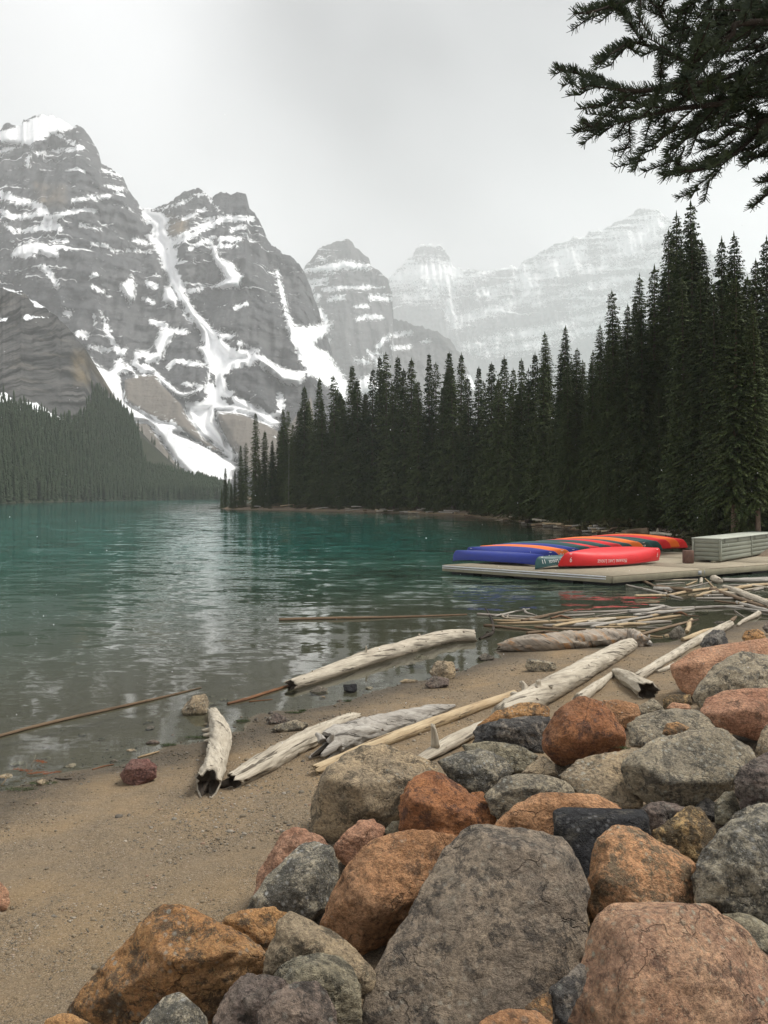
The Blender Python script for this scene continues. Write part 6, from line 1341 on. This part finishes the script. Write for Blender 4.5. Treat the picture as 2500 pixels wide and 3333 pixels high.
# ------------------------------------------------------------------ the near spruce whose boughs hang into the top right corner
def build_near_spruce():
    mn = NT('near_needles'); v = mn.co(); mn.done(mn.mix(mn.ramp(mn.noise(v, 26, 3), (.35, 0.), (.65, 1.)), (.012, .020, .009), (.036, .048, .016)), .55, None, .3)
    MDK = bark_mat('twig_bark', (.018, .014, .011), (.05, .038, .028)); D0 = 2.35; base = np.array([2.25, 2.75, float(gz(np.array([2.25]), np.array([2.75]))[0]) - .2])
    t = empty('spruce_tree', base, 'near spruce whose dark needled boughs hang into the top right corner', 'tree', 'spruces by the beach')
    vv, ff, mi, uv, *_ = tube([base, base + [.03, .02, 2.5], base + [.0, .05, 5.2], base + [.02, .05, 7.5]], [.17, .14, .10, .05], 14, 40, 1., 5); obj('trunk', mesh('trunk', vv - base, ff, MBK, True), (0, 0, 0), t)
    ZT = tile(1500, 0, .6028); rs = np.random.default_rng(12)
    limbs = [  # main axis in zoomed photo pixels, nearest tip last; depth
        ([(2300, 260), (1700, 400), (1400, 430), (1150, 470), (900, 490), (760, 440), (640, 400), (515, 370)], 2.35, 1.0),
        ([(2300, 420), (1720, 500), (1400, 560), (1150, 590), (980, 630), (850, 650), (740, 690), (660, 660)], 2.45, 1.0),
        ([(2300, 60), (1700, 120), (1450, 200), (1250, 330), (1050, 260), (930, 230), (820, 285), (728, 350)], 2.30, .8),
        ([(2300, -60), (1700, 60), (1450, 100), (1250, 180), (1120, 150), (1080, 60), (1020, 10)], 2.5, .9),
        ([(2300, -260), (1700, -140), (1300, -60), (1000, -20), (850, 20), (720, 60), (610, 75)], 2.3, .9),
        ([(2300, 480), (1800, 640), (1600, 730), (1450, 850), (1300, 915), (1200, 925), (1100, 955)], 2.4, .8),
        ([(2300, 330), (1750, 420), (1500, 520), (1350, 600), (1250, 680), (1160, 690)], 2.6, .9),
        ([(2300, 820), (1900, 900), (1720, 1000), (1640, 1060), (1570, 1125)], 2.4, .5),
        ([(2300, 780), (1900, 850), (1720, 940), (1625, 985)], 2.5, .4),
        ([(2300, 560), (1800, 600), (1620, 640), (1480, 700), (1400, 760), (1290, 770)], 2.7, .9),
        ([(2300, 150), (1800, 220), (1560, 260), (1400, 270), (1310, 240), (1260, 190)], 2.75, .9),
        ([(2300, -20), (1800, 20), (1640, 60), (1560, 150), (1480, 190)], 2.65, 1.),
        ([(2300, 660), (1850, 720), (1700, 790), (1600, 850), (1550, 845)], 2.55, .8),
        ([(2300, 380), (1900, 330), (1700, 300), (1560, 380), (1460, 420)], 2.8, 1.)]
    for li, (pts, dep, dens) in enumerate(limbs):
        P = ZT(pts); n = len(P); path = np.array([atd(q[0], q[1], dep + .10 * math.sin(i * 1.3 + li) ) for i, q in enumerate(P)])
        path = np.vstack([[base[0], base[1] + .02, path[0][2] + .12], path[1:]])
        rad = np.linspace(.010, .002, len(path)); vv, ff, mi, uv, C, T, S, U, R = tube(path, rad, 6, 46, .6, li)
        br = obj('branch', mesh('branch', vv - base, ff, MDK, True), (0, 0, 0), t)
        twigs = []          # (points, needle length)
        L = np.concatenate([[0], np.cumsum(np.linalg.norm(np.diff(C, axis=0), axis=1))])
        twigs.append((C[int(.30 * len(C)):], 1.0)); s = .30 * L[-1]; sd = 1
        while s < L[-1] - .05:
            i = min(len(C) - 2, int(np.searchsorted(L, s))); rem = L[-1] - s; ln = min(.24, .025 + rem * .32) * rs.uniform(.6, 1.25)
            d = T[i] * rs.uniform(.75, 1.05) + (S[i] * sd * rs.uniform(.5, .9)) + U[i] * rs.uniform(-.55, .35) + np.array([0, 0, rs.uniform(-.25, .10)]); d /= np.linalg.norm(d)
            k = 7; w = [C[i] + d * ln * q + np.array([0, 0, -.10 * ln * (q ** 2) * rs.uniform(-1, 1.6)]) for q in np.linspace(0, 1, k)]; twigs.append((np.array(w), .95))
            if ln > .13:
                for q in (.35, .6, .8):
                    o = w[0] + (w[-1] - w[0]) * q; e = d + S[i] * rs.choice([-1, 1]) * rs.uniform(.5, .9) + U[i] * rs.normal() * .35; e /= np.linalg.norm(e); twigs.append((np.array([o + e * ln * .42 * z for z in np.linspace(0, 1, 4)]), .9))
            sd = -sd; s += .062 / dens * rs.uniform(.7, 1.3)
        NV = []; SV = []; SF = []
        for w, nl in twigs:
            seg = np.linalg.norm(np.diff(w, axis=0), axis=1); Lw = np.concatenate([[0], np.cumsum(seg)]); m = int(Lw[-1] * 900)
            if m < 3: continue
            q = np.sort(rs.random(m)) * Lw[-1]; base_ = np.stack([np.interp(q, Lw, w[:, a]) for a in range(3)], 1); tt = (w[-1] - w[0]); tt = tt / np.linalg.norm(tt)
            up = np.array([0, 0, 1.]) - tt * tt[2]; up /= np.linalg.norm(up) + 1e-6; sv = np.cross(tt, up); an = rs.normal(size=m) * 1.15
            d = (np.cos(an)[:, None] * up + np.sin(an)[:, None] * sv) + tt * rs.uniform(.25, .75, m)[:, None]; d /= np.linalg.norm(d, axis=1)[:, None]
            ln = nl * rs.uniform(.017, .027, m)[:, None]; wd = np.cross(d, np.array([0, 1., .2])); wd /= np.linalg.norm(wd, axis=1)[:, None] + 1e-6; wd = wd * .0011
            bend = tt * (ln * .18)
            NV.append(np.stack([base_ - wd, base_ + wd, base_ + d * ln + bend + wd * .6, base_ + d * ln + bend - wd * .6], 1))
            for a in range(len(w) - 1):
                i = len(SV); r = .0022 * (1 - a / len(w)) + .0008; x = sv * r; y = up * r; SV += [w[a] + x, w[a] + y, w[a] - x, w[a] - y, w[a + 1] + x, w[a + 1] + y, w[a + 1] - x, w[a + 1] - y]; SF += [(i + j, i + (j + 1) % 4, i + 4 + (j + 1) % 4, i + 4 + j) for j in range(4)]
        NV = np.concatenate(NV).reshape(-1, 3); nf = np.arange(len(NV)).reshape(-1, 4)
        tag(obj('needles', mesh('needles', NV - base, nf, mn.m, False), (0, 0, 0), br), kind='stuff'); tag(obj('twigs', mesh('twigs', np.array(SV) - base, np.array(SF), MDK, False), (0, 0, 0), br), kind='stuff')
def build_snow():
    rs = np.random.default_rng(14); n = 700; d = 4.0 * (9) ** rs.random(n); px = rs.uniform(-300, 2800, n); py = rs.uniform(300, 2500, n)
    P = np.stack([(px - CX) * d / F, d, EYE - (py - HY) * d / F], 1); ok = P[:, 2] > .1; P = P[ok]; d = d[ok]
    m = NT('snowflake_white'); m.done((.85, .86, .88), .8)
    scatter('snowfall', P, np.full(len(P), .0020) * rs.uniform(.6, 1.5, len(P)), m.m, 'small white snowflakes drifting down in the air', 8, flat=1.0)
EXTRA += [build_gravel, build_weeds, build_near_spruce, build_snow]

# ------------------------------------------------------------------ build everything
import time as _t
_t0 = _t.time()
def step(fn, *a):
    r = fn(*a); print('STEP %-20s %.1fs' % (fn.__name__, _t.time() - _t0)); return r
G = step(build_ground)
step(build_water, *G)
step(build_mountains)
HILL = step(build_left_slope)
step(build_far_wood, HILL)
step(build_forest)
step(build_rocks); step(fill_rocks); step(build_stones)
for fn in EXTRA: step(fn)
bpy.context.view_layer.update()
zl = min((o.matrix_world @ Vector(c)).z for o in SC.objects if o.type == 'MESH' for c in o.bound_box)
zh = max((o.matrix_world @ Vector(c)).z for o in SC.objects if o.type == 'MESH' for c in o.bound_box)
print('Z RANGE', zl, zh)
step(build_haze, zl - 1.0, zh + 4.0)
